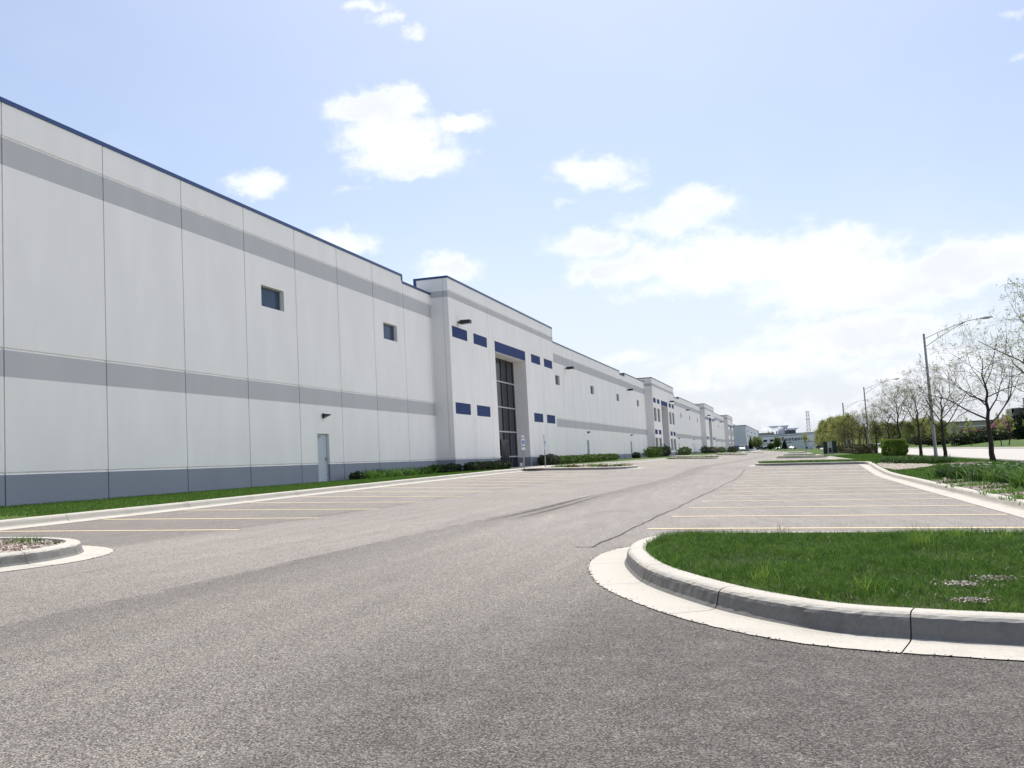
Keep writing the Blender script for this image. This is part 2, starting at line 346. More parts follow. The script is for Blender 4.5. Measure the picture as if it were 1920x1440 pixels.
STONE = make_gravel('pebble_stone', [(.20, .12, .10), (.34, .28, .23), (.46, .41, .35), (.60, .56, .50)], 9)
MULCH = make_gravel('brown_mulch', [(.06, .04, .03), (.12, .085, .06), (.20, .15, .11)], 40)
SEAM = simple('tar_seam', (.035, .033, .032), .8, .3, 0, .3, 3)
def make_rubber():
    m = Mat('tyre_rubber_mark', (.06, .055, .052), .85, .2); v = m.coord('World', (1, .15, 1)); n = m.noise(v, 30, 4, .7)
    tr = m.N.new('ShaderNodeBsdfTransparent'); mx = m.N.new('ShaderNodeMixShader'); o = m.N['Material Output']
    m.L.new(m.mr(n, .3, .75, .15, .75), mx.inputs[0]); m.L.new(tr.outputs[0], mx.inputs[1]); m.L.new(m.b.outputs[0], mx.inputs[2]); m.L.new(mx.outputs[0], o.inputs[0]); return m.m
RUBBER = make_rubber()
# ---------------------------------------------------------------- ground sheets
def sheet(name, xs, ys, zf, mat, kind='structure', smooth=True):
    V = [(x, y, zf(x, y)) for y in ys for x in xs]; n = len(xs); F = []
    for j in range(len(ys) - 1):
        for i in range(n - 1): F.append((j*n+i, j*n+i+1, (j+1)*n+i+1, (j+1)*n+i))
    me = bpy.data.meshes.new(name); me.from_pydata(V, [], F); me.materials.append(mat)
    if smooth: me.polygons.foreach_set('use_smooth', [True] * len(F))
    o = bpy.data.objects.new(name, me); COL.objects.link(o)
    if kind: o['kind'] = kind
    return o
YB = sorted(set([-60,-40,-25,-12,-6,-3,0] + list(np.arange(0, 60, 1.0)) + list(np.arange(60, 340, 4.0)) + LR[0][1:] + LL[0][1:]))
YB = [float(y) for y in YB]
def terr_z(x, y):
    if -14.04 < x < 3.61 and y < 420: return G(x, y) - .07
    if 10.31 < x < 21.99: return T(x, y) - .06
    return T(x, y)
XT = [-1500,-500,-150,-20,-18,-16,-14.05,-14.03,-13.4,-11,-8,-5,-3,0,3.60,3.62,4.3,5,6.5,8,9,9.6,10.3,10.32,21.98,22,22.6,26,30,45,90,300,1500]
terrain = sheet('ground', XT, YB + [760, 900, 1400, 3000], terr_z, GRASS)
terrain['label'] = 'grass covered ground around the car park'
XA = [-14.04] + [float(x) for x in np.arange(-14, -3, 1.0)] + [-13.4, -3.0, -2, -1, 0, 1, 2, 3, 3.60]
lot = sheet('parking_lot', sorted(set(XA)), [y for y in YB if y <= 420], G, ASPH)
street = sheet('road', [10.3, 13, 16.1, 16.2, 19, 22], [y for y in YB if y <= 700], lambda x, y: T(x, y) + .012 * (1 - abs(x - 16.15) / 6), STREET)
# ---------------------------------------------------------------- kerbs
PROFILE = [(.36, .006), (.06, .008), (.022, .016), (.004, .04), (-.012, .105), (-.020, .124), (-.034, .139), (-.054, .148), (-.085, .152), (-.185, .150), (-.205, .10)]
def smooth_poly(P, closed=False, n=4):
    out = []; m = len(P)
    for i in range(m if closed else m - 1):
        g = lambda k: P[k % m] if closed else P[min(max(k, 0), m - 1)]
        p0, p1, p2, p3 = g(i-1), g(i), g(i+1), g(i+2)
        for k in range(n):
            t = k / n
            out.append(tuple(.5 * ((2*p1[c]) + (-p0[c]+p2[c])*t + (2*p0[c]-5*p1[c]+4*p2[c]-p3[c])*t*t + (-p0[c]+3*p1[c]-3*p2[c]+p3[c])*t**3) for c in (0, 1)))
    if not closed: out.append(P[-1])
    return out
def resample(P, step, closed=False):
    Q = list(P) + ([P[0]] if closed else []); out = [Q[0]]; acc = 0.0
    for a, b in zip(Q, Q[1:]):
        L_ = math.dist(a, b)
        if L_ < 1e-9: continue
        d = step - acc
        while d <= L_:
            t = d / L_; out.append((a[0] + (b[0]-a[0])*t, a[1] + (b[1]-a[1])*t)); d += step
        acc = L_ - (d - step)
    if not closed: out.append(Q[-1])
    return out
def kerb(name, P, side, closed=False, zf=G, step=.25, joint=3.05, prof=PROFILE, jit=.003, face=0):
    """P: kerb face line; side=+1 puts the gutter on the right of the travel direction"""
    Q = resample(P, step, closed); mb = MB(); n = len(Q); s = 0.0
    fr = []
    for i in range(n):
        a = Q[(i-1) % n] if (closed or i > 0) else Q[i]; b = Q[(i+1) % n] if (closed or i < n-1) else Q[i]
        d = Vector((b[0]-a[0], b[1]-a[1])); d.normalize(); nrm = Vector((d.y, -d.x)) * side; fr.append((Vector(Q[i]), nrm, d))
    def section(p, nr):
        wob = R.uniform(-jit, jit); o = []
        for (of, z) in prof:
            q = p + nr * (of + (wob + R.uniform(-jit, jit) if .02 < z < .14 else (R.uniform(-.008, .008) if of > .3 else 0)))
            o.append((q.x, q.y, zf(q.x, q.y) + z + (R.uniform(-jit, jit) * 1.5 if .10 < z < .145 else 0)))
        return o
    nseg = n if closed else n - 1; run = 0.0
    for i in range(nseg):
        p, nr, d = fr[i]; p2, nr2, d2 = fr[(i+1) % n]; gap = False
        ln = (p2 - p).length; run += ln
        if run > joint: run = 0; gap = True
        A = section(p, nr) if i == 0 or prev is None else prev
        if gap:
            q2 = p2 - d * .008; Bs = section(q2, nr2); prevn = section(p2, nr2)
            # joint walls, slightly recessed dark filler
            for k in range(len(prof) - 1):
                a, b, c, e = Bs[k], Bs[k+1], prevn[k+1], prevn[k]; dz = .012
                mb.quad((a[0], a[1], a[2]-dz), (b[0], b[1], b[2]-dz), (c[0], c[1], c[2]-dz), (e[0], e[1], e[2]-dz), 1)
        else: Bs = section(p2, nr2); prevn = Bs
        for k in range(len(prof) - 1):
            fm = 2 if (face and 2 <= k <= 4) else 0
            if side > 0: mb.quad(A[k], Bs[k], Bs[k+1], A[k+1], fm)
            else: mb.quad(A[k+1], Bs[k+1], Bs[k], A[k], fm)
        prev = prevn
        if gap is False: prev = Bs
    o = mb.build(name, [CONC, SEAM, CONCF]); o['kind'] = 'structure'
    bm = bmesh.new(); bm.from_mesh(o.data); bmesh.ops.remove_doubles(bm, verts=bm.verts, dist=.0005); bm.to_mesh(o.data); bm.free()
    return o
def outline(Pt, zf, dz, name, mat, grid=.6):
    """fill a closed outline, draped on zf+dz"""
    bm = bmesh.new(); vs = [bm.verts.new((x, y, 0)) for x, y in Pt]; f = bm.faces.new(vs)
    bmesh.ops.triangulate(bm, faces=[f])
    for axis, lo, hi in ((0, min(p[0] for p in Pt), max(p[0] for p in Pt)), (1, min(p[1] for p in Pt), max(p[1] for p in Pt))):
        c = math.ceil(lo / grid) * grid
        while c < hi:
            no = (1, 0, 0) if axis == 0 else (0, 1, 0); co = (c, 0, 0) if axis == 0 else (0, c, 0)
            bmesh.ops.bisect_plane(bm, geom=bm.verts[:] + bm.edges[:] + bm.faces[:], plane_co=co, plane_no=no); c += grid
    for v in bm.verts: v.co.z = zf(v.co.x, v.co.y) + (dz(v.co.x, v.co.y) if callable(dz) else dz)
    bmesh.ops.recalc_face_normals(bm, faces=bm.faces)
    me = bpy.data.meshes.new(name); bm.to_mesh(me); bm.free()
    if me.polygons and sum(p.normal.z for p in me.polygons) < 0: me.flip_normals()
    me.materials.append(mat); o = bpy.data.objects.new(name, me); COL.objects.link(o); return o
def inside(P, x, y):
    c = False; n = len(P)
    for i in range(n):
        x1, y1 = P[i]; x2, y2 = P[(i+1) % n]
        if (y1 > y) != (y2 > y) and x < (x2-x1)*(y-y1)/(y2-y1)+x1: c = not c
    return c
# near island (kerb face line), counter clockwise seen from above starting at the right
IS_R = smooth_poly([(3.4,5.40),(2.2,5.42),(1.08,5.60),(.62,5.69),(.12,5.86),(-.37,6.34),(-.75,6.90),(-1.17,7.70),(-1.42,8.45),(-1.60,9.2),(-1.67,9.95),(-1.60,10.6),(-1.36,11.0),(-.8,11.2),(0,11.25),(1.6,11.25),(2.9,11.25),(3.35,11.55),(3.42,12.2)])
def mirror_left(P, dx, dy): return [(-(x) - dx, y + dy) for x, y in P]
def right_pen(y0):   # later islands on the right: same width, simple rounded ends
    return smooth_poly([(3.42,y0-1.2),(3.3,y0-.35),(2.7,y0),(1.5,y0),(0,y0),(-1.1,y0+.05),(-1.8,y0+.6),(-2.1,y0+1.8),(-2.1,y0+3.9),(-1.8,y0+5.0),(-1.1,y0+5.6),(0,y0+5.65),(1.5,y0+5.65),(2.7,y0+5.65),(3.3,y0+6.0),(3.42,y0+6.8)])
def left_pen(y0, tip=-8.5):
    return smooth_poly([(-13.86,y0-1.2),(-13.7,y0-.35),(-13.1,y0),(-11.8,y0),(-10.3,y0),(tip-.95,y0+.1),(tip-.25,y0+.8),(tip,y0+2.0),(tip,y0+3.7),(tip-.3,y0+4.9),(tip-1.1,y0+5.55),(-10.6,y0+5.65),(-12,y0+5.65),(-13.1,y0+5.65),(-13.7,y0+6.0),(-13.86,y0+6.8)])
IS_L = smooth_poly([(-13.86,4.3),(-13.7,5.1),(-13.1,5.4),(-11.6,5.4),(-10.3,5.65),(-9.4,6.2),(-8.8,7.1),(-8.42,8.0),(-8.22,8.9),(-8.30,9.6),(-8.58,10.2),(-9.05,10.65),(-9.8,10.92),(-11,10.95),(-13.1,10.95),(-13.7,11.3),(-13.86,12.1)])
PENR = [52.3, 111.5, 177.0, 297.0]; PENL = [50.6, 111.0, 183.0, 290.0]
def build_kerbs():
    # right side run, gutter towards -X; travel +Y -> left side is -X so side=-1
    runs = []
    P = [(3.42, -30.0), (3.42, 4.0)] + [(3.4, 5.2)]
    kerb('kerb', [(3.42, -30), (3.42, 4.6), (3.38, 5.2), (3.2, 5.40)], -1, step=1.0)
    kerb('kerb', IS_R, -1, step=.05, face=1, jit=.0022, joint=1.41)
    y = 12.2
    for k, p in enumerate(PENR):
        kerb('kerb', [(3.42, y), (3.42, p - 1.2)], -1, step=1.0 if k == 0 else 3.0)
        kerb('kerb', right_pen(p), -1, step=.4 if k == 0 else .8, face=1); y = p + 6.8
    kerb('kerb', [(3.42, y), (3.42, 330), (-2, 336)], -1, step=4.0)
    kerb('kerb', [(-13.86, -30), (-13.86, 4.3)], 1, step=1.0)
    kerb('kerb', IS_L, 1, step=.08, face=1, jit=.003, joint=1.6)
    y = 12.1
    for k, p in enumerate(PENL):
        kerb('kerb', [(-13.86, y), (-13.86, p - 1.2)], 1, step=1.0 if k == 0 else 3.0)
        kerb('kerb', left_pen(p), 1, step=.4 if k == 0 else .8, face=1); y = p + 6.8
    kerb('kerb', [(-13.86, y), (-13.86, 420)], 1, step=4.0)
    # street kerbs: low, both sides
    sp = [(.02, .0), (.0, .10), (-.03, .13), (-.16, .13), (-.18, .0)]
    kerb('road_kerb', [(10.28, -40), (10.28, 420)], 1, zf=T, step=6.0, prof=sp)
    kerb('road_kerb', [(22.02, -40), (22.02, 420)], -1, zf=T, step=6.0, prof=sp)
build_kerbs()
def inset(P, d, cx, cy):
    out = []
    for x, y in P:
        v = Vector((cx - x, cy - y)); l = v.length; v.normalize(); out.append((x + v.x*d, y + v.y*d))
    return out
def fill_r(P):  # island outline -> closed soil outline running on under the verge
    Q = [p for p in P]; return Q + [(3.66, P[-1][1]), (3.66, P[0][1])]
def pen_fill(P, sgn, name, mat, dz=.135):
    n = len(P); Q = []
    for i in range(n):
        a = P[max(i-1, 0)]; b = P[min(i+1, n-1)]; d = Vector((b[0]-a[0], b[1]-a[1])); d.normalize(); nr = Vector((d.y, -d.x)) * sgn
        Q.append((P[i][0] - nr.x * .17, P[i][1] - nr.y * .17))
    edge = 3.64 if sgn < 0 else -14.08
    Q = Q + [(edge, P[-1][1]), (edge, P[0][1])]
    o = outline(Q, G, dz, name, mat); return o, Q
isoil, NEAR_POLY = pen_fill(IS_R, -1, 'lawn_soil', SOIL); isoil['kind'] = 'structure'
lsoil, LEFT_POLY = pen_fill(IS_L, 1, 'gravel_bed', GRAVEL, .115); lsoil['kind'] = 'structure'
PR_POLY = []; PL_POLY = []
for p in PENR:
    o, Q = pen_fill(right_pen(p), -1, 'lawn', GRASS, .14); o['kind'] = 'structure'; PR_POLY.append(Q)
for p in PENL:
    o, Q = pen_fill(left_pen(p), 1, 'gravel_bed', GRAVEL, .14); o['kind'] = 'structure'; PL_POLY.append(Q)
# ---------------------------------------------------------------- painted lines, seams, tyre marks
def ribbon(mb, pts, w, dz, zf=G):
    n = len(pts)
    Ls = []
    for i, (x, y) in enumerate(pts):
        a = pts[max(i-1, 0)]; b = pts[min(i+1, n-1)]; d = Vector((b[0]-a[0], b[1]-a[1])); d.normalize(); nr = Vector((-d.y, d.x))
        ww = w[i] if isinstance(w, list) else w
        l = (x + nr.x*ww/2, y + nr.y*ww/2); r = (x - nr.x*ww/2, y - nr.y*ww/2); Ls.append((l, r))
    for (l, r), (l2, r2) in zip(Ls, Ls[1:]):
        mb.quad((r[0], r[1], zf(*r)+dz), (r2[0], r2[1], zf(*r2)+dz), (l2[0], l2[1], zf(*l2)+dz), (l[0], l[1], zf(*l)+dz))
def stall(x0, x1, y, grp):
    mb = MB(); ribbon(mb, [(x0 + (x1-x0)*i/4, y) for i in range(5)], .105, .005)
    o = mb.build('parking_line', LINE); return o
LINES = []
for i in range(14): LINES.append((stall(-2.04, 3.02, 13.58 + 2.743*i, 'r'), 'r', i))
for i in range(12): LINES.append((stall(-13.45, -8.66, 13.87 + 2.743*i, 'l'), 'l', i))
for seg, (a, b) in enumerate(((60.5, 109.5), (119.5, 175.0))):
    k = 0; y = a
    while y < b:
        LINES.append((stall(-2.04, 3.02, y, 'r'), 'R%d' % seg, k)); LINES.append((stall(-13.45, -8.66, y + .4, 'l'), 'L%d' % seg, k)); y += 2.743; k += 1
for o, s_, i in LINES: o['kind'] = 'structure'
def wobble(x, y0, y1, step, amp, dx=0):
    pts = []; y = y0; c = 0
    while y <= y1:
        c = c * .7 + R.uniform(-amp, amp); pts.append((x + c + dx * (y-y0)/(y1-y0), y)); y += step
    return pts
def seam(x, y0, y1, w, amp, step=.35, dx=0):
    mb = MB(); P = wobble(x, y0, y1, step, amp, dx); ribbon(mb, P, [w * R.uniform(.5, 1.4) for _ in P], .004)
    o = mb.build('asphalt_seam', SEAM); o['kind'] = 'structure'
seam(-5.2, 9.0, 60, .009, .006); seam(-5.2, 2.0, 8.8, .006, .004); seam(-2.26, 10.9, 49, .035, .03, .3, -.15); seam(-8.9, 14, 49, .018, .02)
mb = MB(); ribbon(mb, [(-2.27 - .03*i, 10.9 + .004*i) for i in range(8)][::-1], .03, .0045); ribbon(mb, [(-2.27 + .05*i, 10.9 - .003*i) for i in range(12)], .012, .0045)
mb.build('asphalt_seam', SEAM)['kind'] = 'structure'
def tyre(P, w):
    mb = MB(); Q = smooth_poly(P, n=8); n = len(Q); ribbon(mb, Q, [w * (min(1, i/10) * .9 + .1) * (min(1, (n-1-i)/14) * .8 + .2) for i in range(n)], .007)
    o = mb.build('tyre_mark', RUBBER); return o
t1 = tyre([(-4.98,15.6),(-4.97,17.6),(-5.02,20),(-5.12,22.8),(-5.2,25.5)], .17); t1['kind'] = 'structure'
t2 = tyre([(-4.68,15.7),(-4.66,17.6),(-4.72,20),(-4.83,22.6),(-4.95,25.2)], .13); t2['kind'] = 'structure'
# walk to the entrance
def slab(name, x0, x1, y0, y1, zf, th, mat):
    mb = MB(); nx = max(1, int((x1-x0)/1.5)); ny = max(1, int((y1-y0)/1.5))
    for i in range(nx):
        for j in range(ny):
            a, b = x0 + (x1-x0)*i/nx, x0 + (x1-x0)*(i+1)/nx; c, d = y0 + (y1-y0)*j/ny, y0 + (y1-y0)*(j+1)/ny; g = .006
            mb.quad((a+g, c+g, zf(a+g, c+g)+th), (b-g, c+g, zf(b-g, c+g)+th), (b-g, d-g, zf(b-g, d-g)+th), (a+g, d-g, zf(a+g, d-g)+th))
    mb.quad((x0, y0, zf(x0, y0)-.05), (x1, y0, zf(x1, y0)-.05), (x1, y0, zf(x1, y0)+th), (x0, y0, zf(x0, y0)+th)); mb.quad((x1, y0, zf(x1, y0)-.05), (x1, y1, zf(x1, y1)-.05), (x1, y1, zf(x1, y1)+th), (x1, y0, zf(x1, y0)+th))
    o = mb.build(name, mat); o['kind'] = 'structure'
for e0 in (0, 85, 170, 247.7):
    slab('path', -15.6, -14.1, 45.5 + e0, 70 + e0, T, .015, WALK); slab('path', -20, -15.6, 62.5 + e0, 69.9 + e0, T, .02, WALK)
# ---------------------------------------------------------------- the warehouse
WH = empty('warehouse', (-20, 60, .6))
tag(WH, 'very long pale concrete warehouse with grey bands and blue roof edge along the car park', 'warehouse')
bpy.context.view_layer.update(); WHM = WH.matrix_world.inverted()
def adopt(o, parent):
    "parent o (built in world coordinates) keeping its place"
    off = Vector((0, 0, 0)); p = parent
    while p: off += p.location; p = p.parent


    o.parent = parent; o.matrix_parent_inverse = Matrix.Translation(-off); return o
def relief(name, ub, vb, depth, mat, P, mats, parent):
    mb = MB(); nu, nv = len(ub)-1, len(vb)-1; D = {}
    for i in range(nu):
        for j in range(nv):
            u, v = (ub[i]+ub[i+1])/2, (vb[j]+vb[j+1])/2; d = depth(u, v); D[i, j] = d
            if d is None: continue
            if d == .022:
                vm = vb[j] + (vb[j+1] - vb[j]) * .62; dd = .045; mm = mat(u, v)
                mb.quad(P(ub[i], vb[j], 0), P(ub[i+1], vb[j], 0), P(ub[i+1], vm, dd), P(ub[i], vm, dd), mm); mb.quad(P(ub[i], vm, dd), P(ub[i+1], vm, dd), P(ub[i+1], vb[j+1], 0), P(ub[i], vb[j+1], 0), mm); D[i, j] = 0.0; continue
            mb.quad(P(ub[i], vb[j], d), P(ub[i+1], vb[j], d), P(ub[i+1], vb[j+1], d), P(ub[i], vb[j+1], d), mat(u, v))
    for (i, j), d in D.items():
        if d is None: continue
        for di, dj in ((1, 0), (0, 1)):
            e = D.get((i+di, j+dj))
            if e is None or abs(e - d) < 1e-6: continue
            sh = (i, j) if d < e else (i+di, j+dj)
            m = mat((ub[sh[0]]+ub[sh[0]+1])/2, (vb[sh[1]]+vb[sh[1]+1])/2)
            if di: u = ub[i+1]; mb.quad(P(u, vb[j], d), P(u, vb[j], e), P(u, vb[j+1], e), P(u, vb[j+1], d), m)
            else: v = vb[j+1]; mb.quad(P(ub[i], v, d), P(ub[i+1], v, d), P(ub[i+1], v, e), P(ub[i], v, e), m)
    return adopt(mb.build(name, mats), parent)
WM = [WWHITE, WGREY, WBASE, WBLUE]
def uniq(a): 
    a = sorted(a); o = [a[0]]
    for x in a[1:]:
        if x - o[-1] > 1e-4: o.append(x)
    return o
S1, S2, BZ = (9.82, 10.58), (4.05, 4.77), 1.44
HI, LO = 11.56, 11.19
X0, XT_ = -20.0, -18.9
GR = .075
JY = [20.96 + 4.02 * k for k in range(-9, 9)]
WINS = [(34.2, 36.0), (46.25, 48.05), (84.0, 85.7), (99.6, 101.3), (115.1, 116.8), (130.8, 132.5), (183.2, 184.9), (198.8, 200.5), (215.2, 216.9), (262.5, 264.2), (276, 277.7), (291, 292.7)]
WZ = (7.84, 8.70)
DOORS = [(38.52, 39.64), (96.1, 97.25), (123.3, 124.45), (176.9, 178.0), (203.9, 205.0), (265.5, 266.6), (286, 287.1)]
MODS = [53.35, 138.45, 223.4, 301.2]
def wall_run(y0, y1, hi_segs, joints):
    wins = [w for w in WINS if y0 < w[0] < y1]; drs = [w for w in DOORS if y0 < w[0] < y1]
    ub = [y0, y1] + [w for q in wins + drs for w in q]
    for j in joints:
        if y0 + .1 < j < y1 - .1: ub += [j - .021, j + .021]
    for a, b, h in hi_segs: ub += [a, b]
    ub = uniq([u for u in ub if y0 <= u <= y1])
    zt = {w: T(-19, w[0]) for w in drs}
    vb = uniq([-.2, BZ, BZ + GR, S2[0], S2[1], S2[1] + GR, S1[0], S1[1], S1[1] + GR, WZ[0], WZ[1], LO, HI] + [zt[w] + .02 for w in drs] + [zt[w] + 2.15 for w in drs])
    def top(u):
        for a, b, h in hi_segs:
            if a <= u <= b: return h
        return HI
    def depth(u, v):
        if v > top(u): return None
        for w in wins:
            if w[0] < u < w[1] and WZ[0] < v < WZ[1]: return .30
        for w in drs:
            if w[0] < u < w[1] and zt[w] < v < zt[w] + 2.16: return .20
        for j in joints:
            if abs(u - j) < .022: return .055
        for z in (BZ, S2[1], S1[1]):
            if z < v < z + GR: return .022
        return 0.0
    def mat(u, v):
        if v < BZ: return 2
        if S2[0] < v < S2[1] or S1[0] < v < S1[1]: return 1
        return 0
    relief('wall', ub, vb, depth, mat, lambda u, v, d: (X0 - d, u, v), WM, WH)
    # body behind the facing, and caps
    for a, b, h in hi_segs:
        mb = MB(); mb.box(X0 - .62, X0 - .31, a, b, -.2, h - .004); adopt(mb.build('wall_core', WWHITE), WH)
        mb = MB(); mb.box(X0 - .66, X0 + .03, a - .03, b + .03, h, h + .13)
        capm = CAP if y0 < 60 or (y0 < 100 and b < 120) else CAPG
        if h == HI:   # end trims where the parapet steps
            for yy, on in ((a, a > y0 + 1), (b, b < y1 - 1)):
                if on: mb.box(X0 - .66, X0 + .03, yy - (.03 if yy == a else .12) , yy + (.12 if yy == a else .03), LO + .13, HI)
                if on: mb.box(X0 - .66, X0 - .003, yy - .001, yy + .001, LO, HI)
        adopt(mb.build('roof_edge', capm), WH)
    for w in wins: make_window(w)
    for w in drs: make_door(w, zt[w])
def make_window(w, z=WZ, x=X0, parent=None, glass=None, dep=.17, name='window', mull=0):
    a, b = w; mb = MB(); xx = x - dep; t = .035; z0, z1 = z
    mb.box(xx - .06, xx, a, b, z0, z0 + t); mb.box(xx - .06, xx, a, b, z1 - t, z1); mb.box(xx - .06, xx, a, a + t, z0 + t, z1 - t); mb.box(xx - .06, xx, b - t, b, z0 + t, z1 - t)
    for k in range(mull): c = z0 + (z1 - z0) * (k + 1) / (mull + 1); mb.box(xx - .06, xx, a + t, b - t, c - .025, c + .025)
    if mull: c = (a + b) / 2; mb.box(xx - .058, xx - .002, c - .025, c + .025, z0 + t, z1 - t)
    o = adopt(mb.build(name, FRAME), parent or WH)
    mb = MB(); mb.quad((xx - .035, a + .02, z0 + .02), (xx - .035, b - .02, z0 + .02), (xx - .035, b - .02, z1 - .02), (xx - .035, a + .02, z1 - .02))
    g = mb.build('pane', glass or (GLASS if a < 60 else GLASSG)); g.parent = o; g.matrix_parent_inverse = o.matrix_parent_inverse.copy() if False else Matrix.Identity(4)
    return o
def make_door(w, z):
    a, b = w; mb = MB(); x = X0 - .17
    mb.box(x, x + .04, a + .05, b - .05, z + .02, z + 2.10); o = adopt(mb.build('door', DOORM), WH)
    mb = MB(); mb.box(x - .02, x + .07, a, a + .05, z, z + 2.15); mb.box(x - .02, x + .07, b - .05, b, z, z + 2.15); mb.box(x - .02, x + .07, a + .05, b - .05, z + 2.10, z + 2.15); q = mb.build('door_frame', DOORM); q.parent = o
    mb = MB(); mb.box(x + .04, x + .10, b - .20, b - .10, z + .98, z + 1.10); q = mb.build('handle', GALV); q.parent = o
    mb = MB(); mb.box(x + .04, x + .11, a + .12, a + .40, z + 1.98, z + 2.05); q = mb.build('door_closer', GALV); q.parent = o
    # small light over the door
    c = (a + b) / 2 + .05; zz = z + 2.93; mb = MB()
    mb.box(X0 - .02, X0 + .06, c - .09, c + .09, zz - .10, zz + .12)
    k = len(mb.v); mb.v += [(X0 + .06, c - .13, zz - .06), (X0 + .34, c - .11, zz + .03), (X0 + .34, c + .11, zz + .03), (X0 + .06, c + .13, zz - .06), (X0 + .06, c - .13, zz + .10), (X0 + .34, c - .11, zz + .075), (X0 + .34, c + .11, zz + .075), (X0 + .06, c + .13, zz + .10)]
    for q in ((0,3,2,1),(4,5,6,7),(0,1,5,4),(1,2,6,5),(2,3,7,6),(3,0,4,7)): mb.f.append(tuple(k+i for i in q)); mb.m.append(0)
    adopt(mb.build('wall_light', BLACKM), WH)
def area_light(y, z, x):
    mb = MB(); mb.box(x, x + .22, y - .05, y + .05, z - .05, z + .06)
    k = len(mb.v); mb.v += [(x+.18,y-.22,z-.13),(x+.80,y-.20,z-.10),(x+.80,y+.20,z-.10),(x+.18,y+.22,z-.13),(x+.18,y-.22,z+.11),(x+.80,y-.20,z+.10),(x+.80,y+.20,z+.10),(x+.18,y+.22,z+.11)]
    for q in ((0,3,2,1),(4,5,6,7),(0,1,5,4),(1,2,6,5),(2,3,7,6),(3,0,4,7)): mb.f.append(tuple(k+i for i in q)); mb.m.append(0)
    o = adopt(mb.build('flood_light', BLACKM), WH)
    mb = MB(); mb.quad((x+.24,y-.17,z-.136),(x+.24,y+.17,z-.136),(x+.74,y+.16,z-.114),(x+.74,y-.16,z-.114)); q = mb.build('lens', LENS); q.parent = o
def tower(y0, tall, length=25.7, full=True):
    A = y0; y1 = y0 + length; k = length / 25.7
    U = lambda t: A + t * k
    TB = (11.0, 11.38); BL = (8.68, 9.35); BLL = (4.12, 4.80); top = 12.13
    op = (U(8.95), U(16.75)); opz = 8.60
    sq = [(U(.45), U(3.25)), (U(4.45), U(7.25)), (U(18.4), U(21.2)), (U(22.4), U(25.2))]
    js = [U(3.62), U(4.08), U(7.7), U(8.4), U(17.3), U(18.0), U(21.6), U(22.05)]
    gz = T(-19, y0 + 5)
    ub = [y0, y1, op[0], op[1]] + [v for q in sq for v in q]
    for j in js: ub += [j - .016, j + .016]
    tw = [((a + .02, b - .1), z) for a, b in sq for z in ((6.0, 7.95), (1.75, 3.62))] if tall else []
    for q, z in tw: ub += list(q)
    vb = [-.2, BZ, BZ + GR, TB[0], TB[1], TB[1] + GR, BL[0], BL[1], BLL[0], BLL[1], opz, top, gz + .05] + [z for q, zz in tw for z in zz]
    ub, vb = uniq(ub), uniq(vb)
    hd = (BL[0] - .06, BL[1])
    vb = uniq(vb + [hd[0]])
    def depth(u, v):
        if op[0] < u < op[1]:
            if gz + .05 < v < opz: return 1.12
            if v > BL[1] or v < gz + .05: pass
        for q, z in tw:
            if q[0] < u < q[1] and z[0] < v < z[1]: return .25
        if (BL[0] < v < BL[1] or BLL[0] < v < BLL[1]) and any(a < u < b for a, b in sq): return .012
        if op[0] < u < op[1] and hd[0] < v < hd[1]: return .012
        for j in js:
            if abs(u - j) < .017: return .03
        if BZ < v < BZ + GR or TB[1] < v < TB[1] + GR: return .022
        return 0.0
    def mat(u, v):
        if (BL[0] < v < BL[1] or BLL[0] < v < BLL[1]) and any(a < u < b for a, b in sq): return 3
        if op[0] < u < op[1] and hd[0] < v < hd[1]: return 3
        if v < BZ: return 2
        if TB[0] < v < TB[1]: return 1
        return 0
    P = lambda u, v, d: (XT_ - d, u, v)
    relief('wall', ub, vb, depth, mat, P, WM, WH)
    # flank walls
    for yy, s in ((y0, 1), (y1, -1)):
        xb = uniq([-20.85, -19.22, -19.19, XT_]); vb2 = uniq([-.2, BZ, BZ + GR, TB[0], TB[1], TB[1] + GR, top])
        relief('wall', xb, vb2, lambda u, v: .03 if -19.22 < u < -19.19 else (.022 if BZ < v < BZ + GR else 0.0), lambda u, v: 2 if v < BZ else (1 if TB[0] < v < TB[1] else 0), lambda u, v, d: (u, yy + d * s, v), WM, WH)
    mb = MB(); mb.box(-21.0, -20.86, y0 + .005, y1 - .005, 8, top - .003); mb.box(-21.0, XT_ - .01, y0 + .01, y1 - .01, top - .05, top - .004); adopt(mb.build('wall_core', WWHITE), WH)
    mb = MB(); mb.box(-21.02, XT_ + .03, y0 - .03, y1 + .03, top, top + .13); mb.box(-21.02, -20.85, y0 - .03, y0 + .08, 11.3, top); mb.box(XT_ - .06, XT_ + .01, y1 - .01, y1 + .03, 11.0, top)
    adopt(mb.build('roof_edge', CAP if y0 < 100 else CAPG), WH)
    # glazing in the recess
    xg = XT_ - 1.05; z0 = gz + .05
    mb = MB(); mb.quad((xg, op[0], z0), (xg, op[1], z0), (xg, op[1], opz), (xg, op[0], opz)); g = adopt(mb.build('entrance_glazing', GLASSD), WH)
    mb = MB(); t = .03
    for i in range(6):
        yv = op[1] - .06 - (op[1] - op[0] - .12) * i / 5; mb.box(xg + .004, xg + .07, yv - t, yv + t, z0, opz - .001)
    q = mb.build('mullion', simple_mull); q.parent = g
    mb = MB()
    for z in (6.91, 5.08, 3.33, 1.54): mb.box(xg + .006, xg + .10, op[0] + .001, op[1] - .001, z - .045, z + .045)
    q = mb.build('transom', MULL); q.parent = g
    mb = MB(); d0 = op[0] + (op[1] - op[0]) * .44
    mb.box(xg + .05, xg + .13, d0, d0 + 1.9, z0, 2.75); q = mb.build('door', BLACKM); q.parent = g
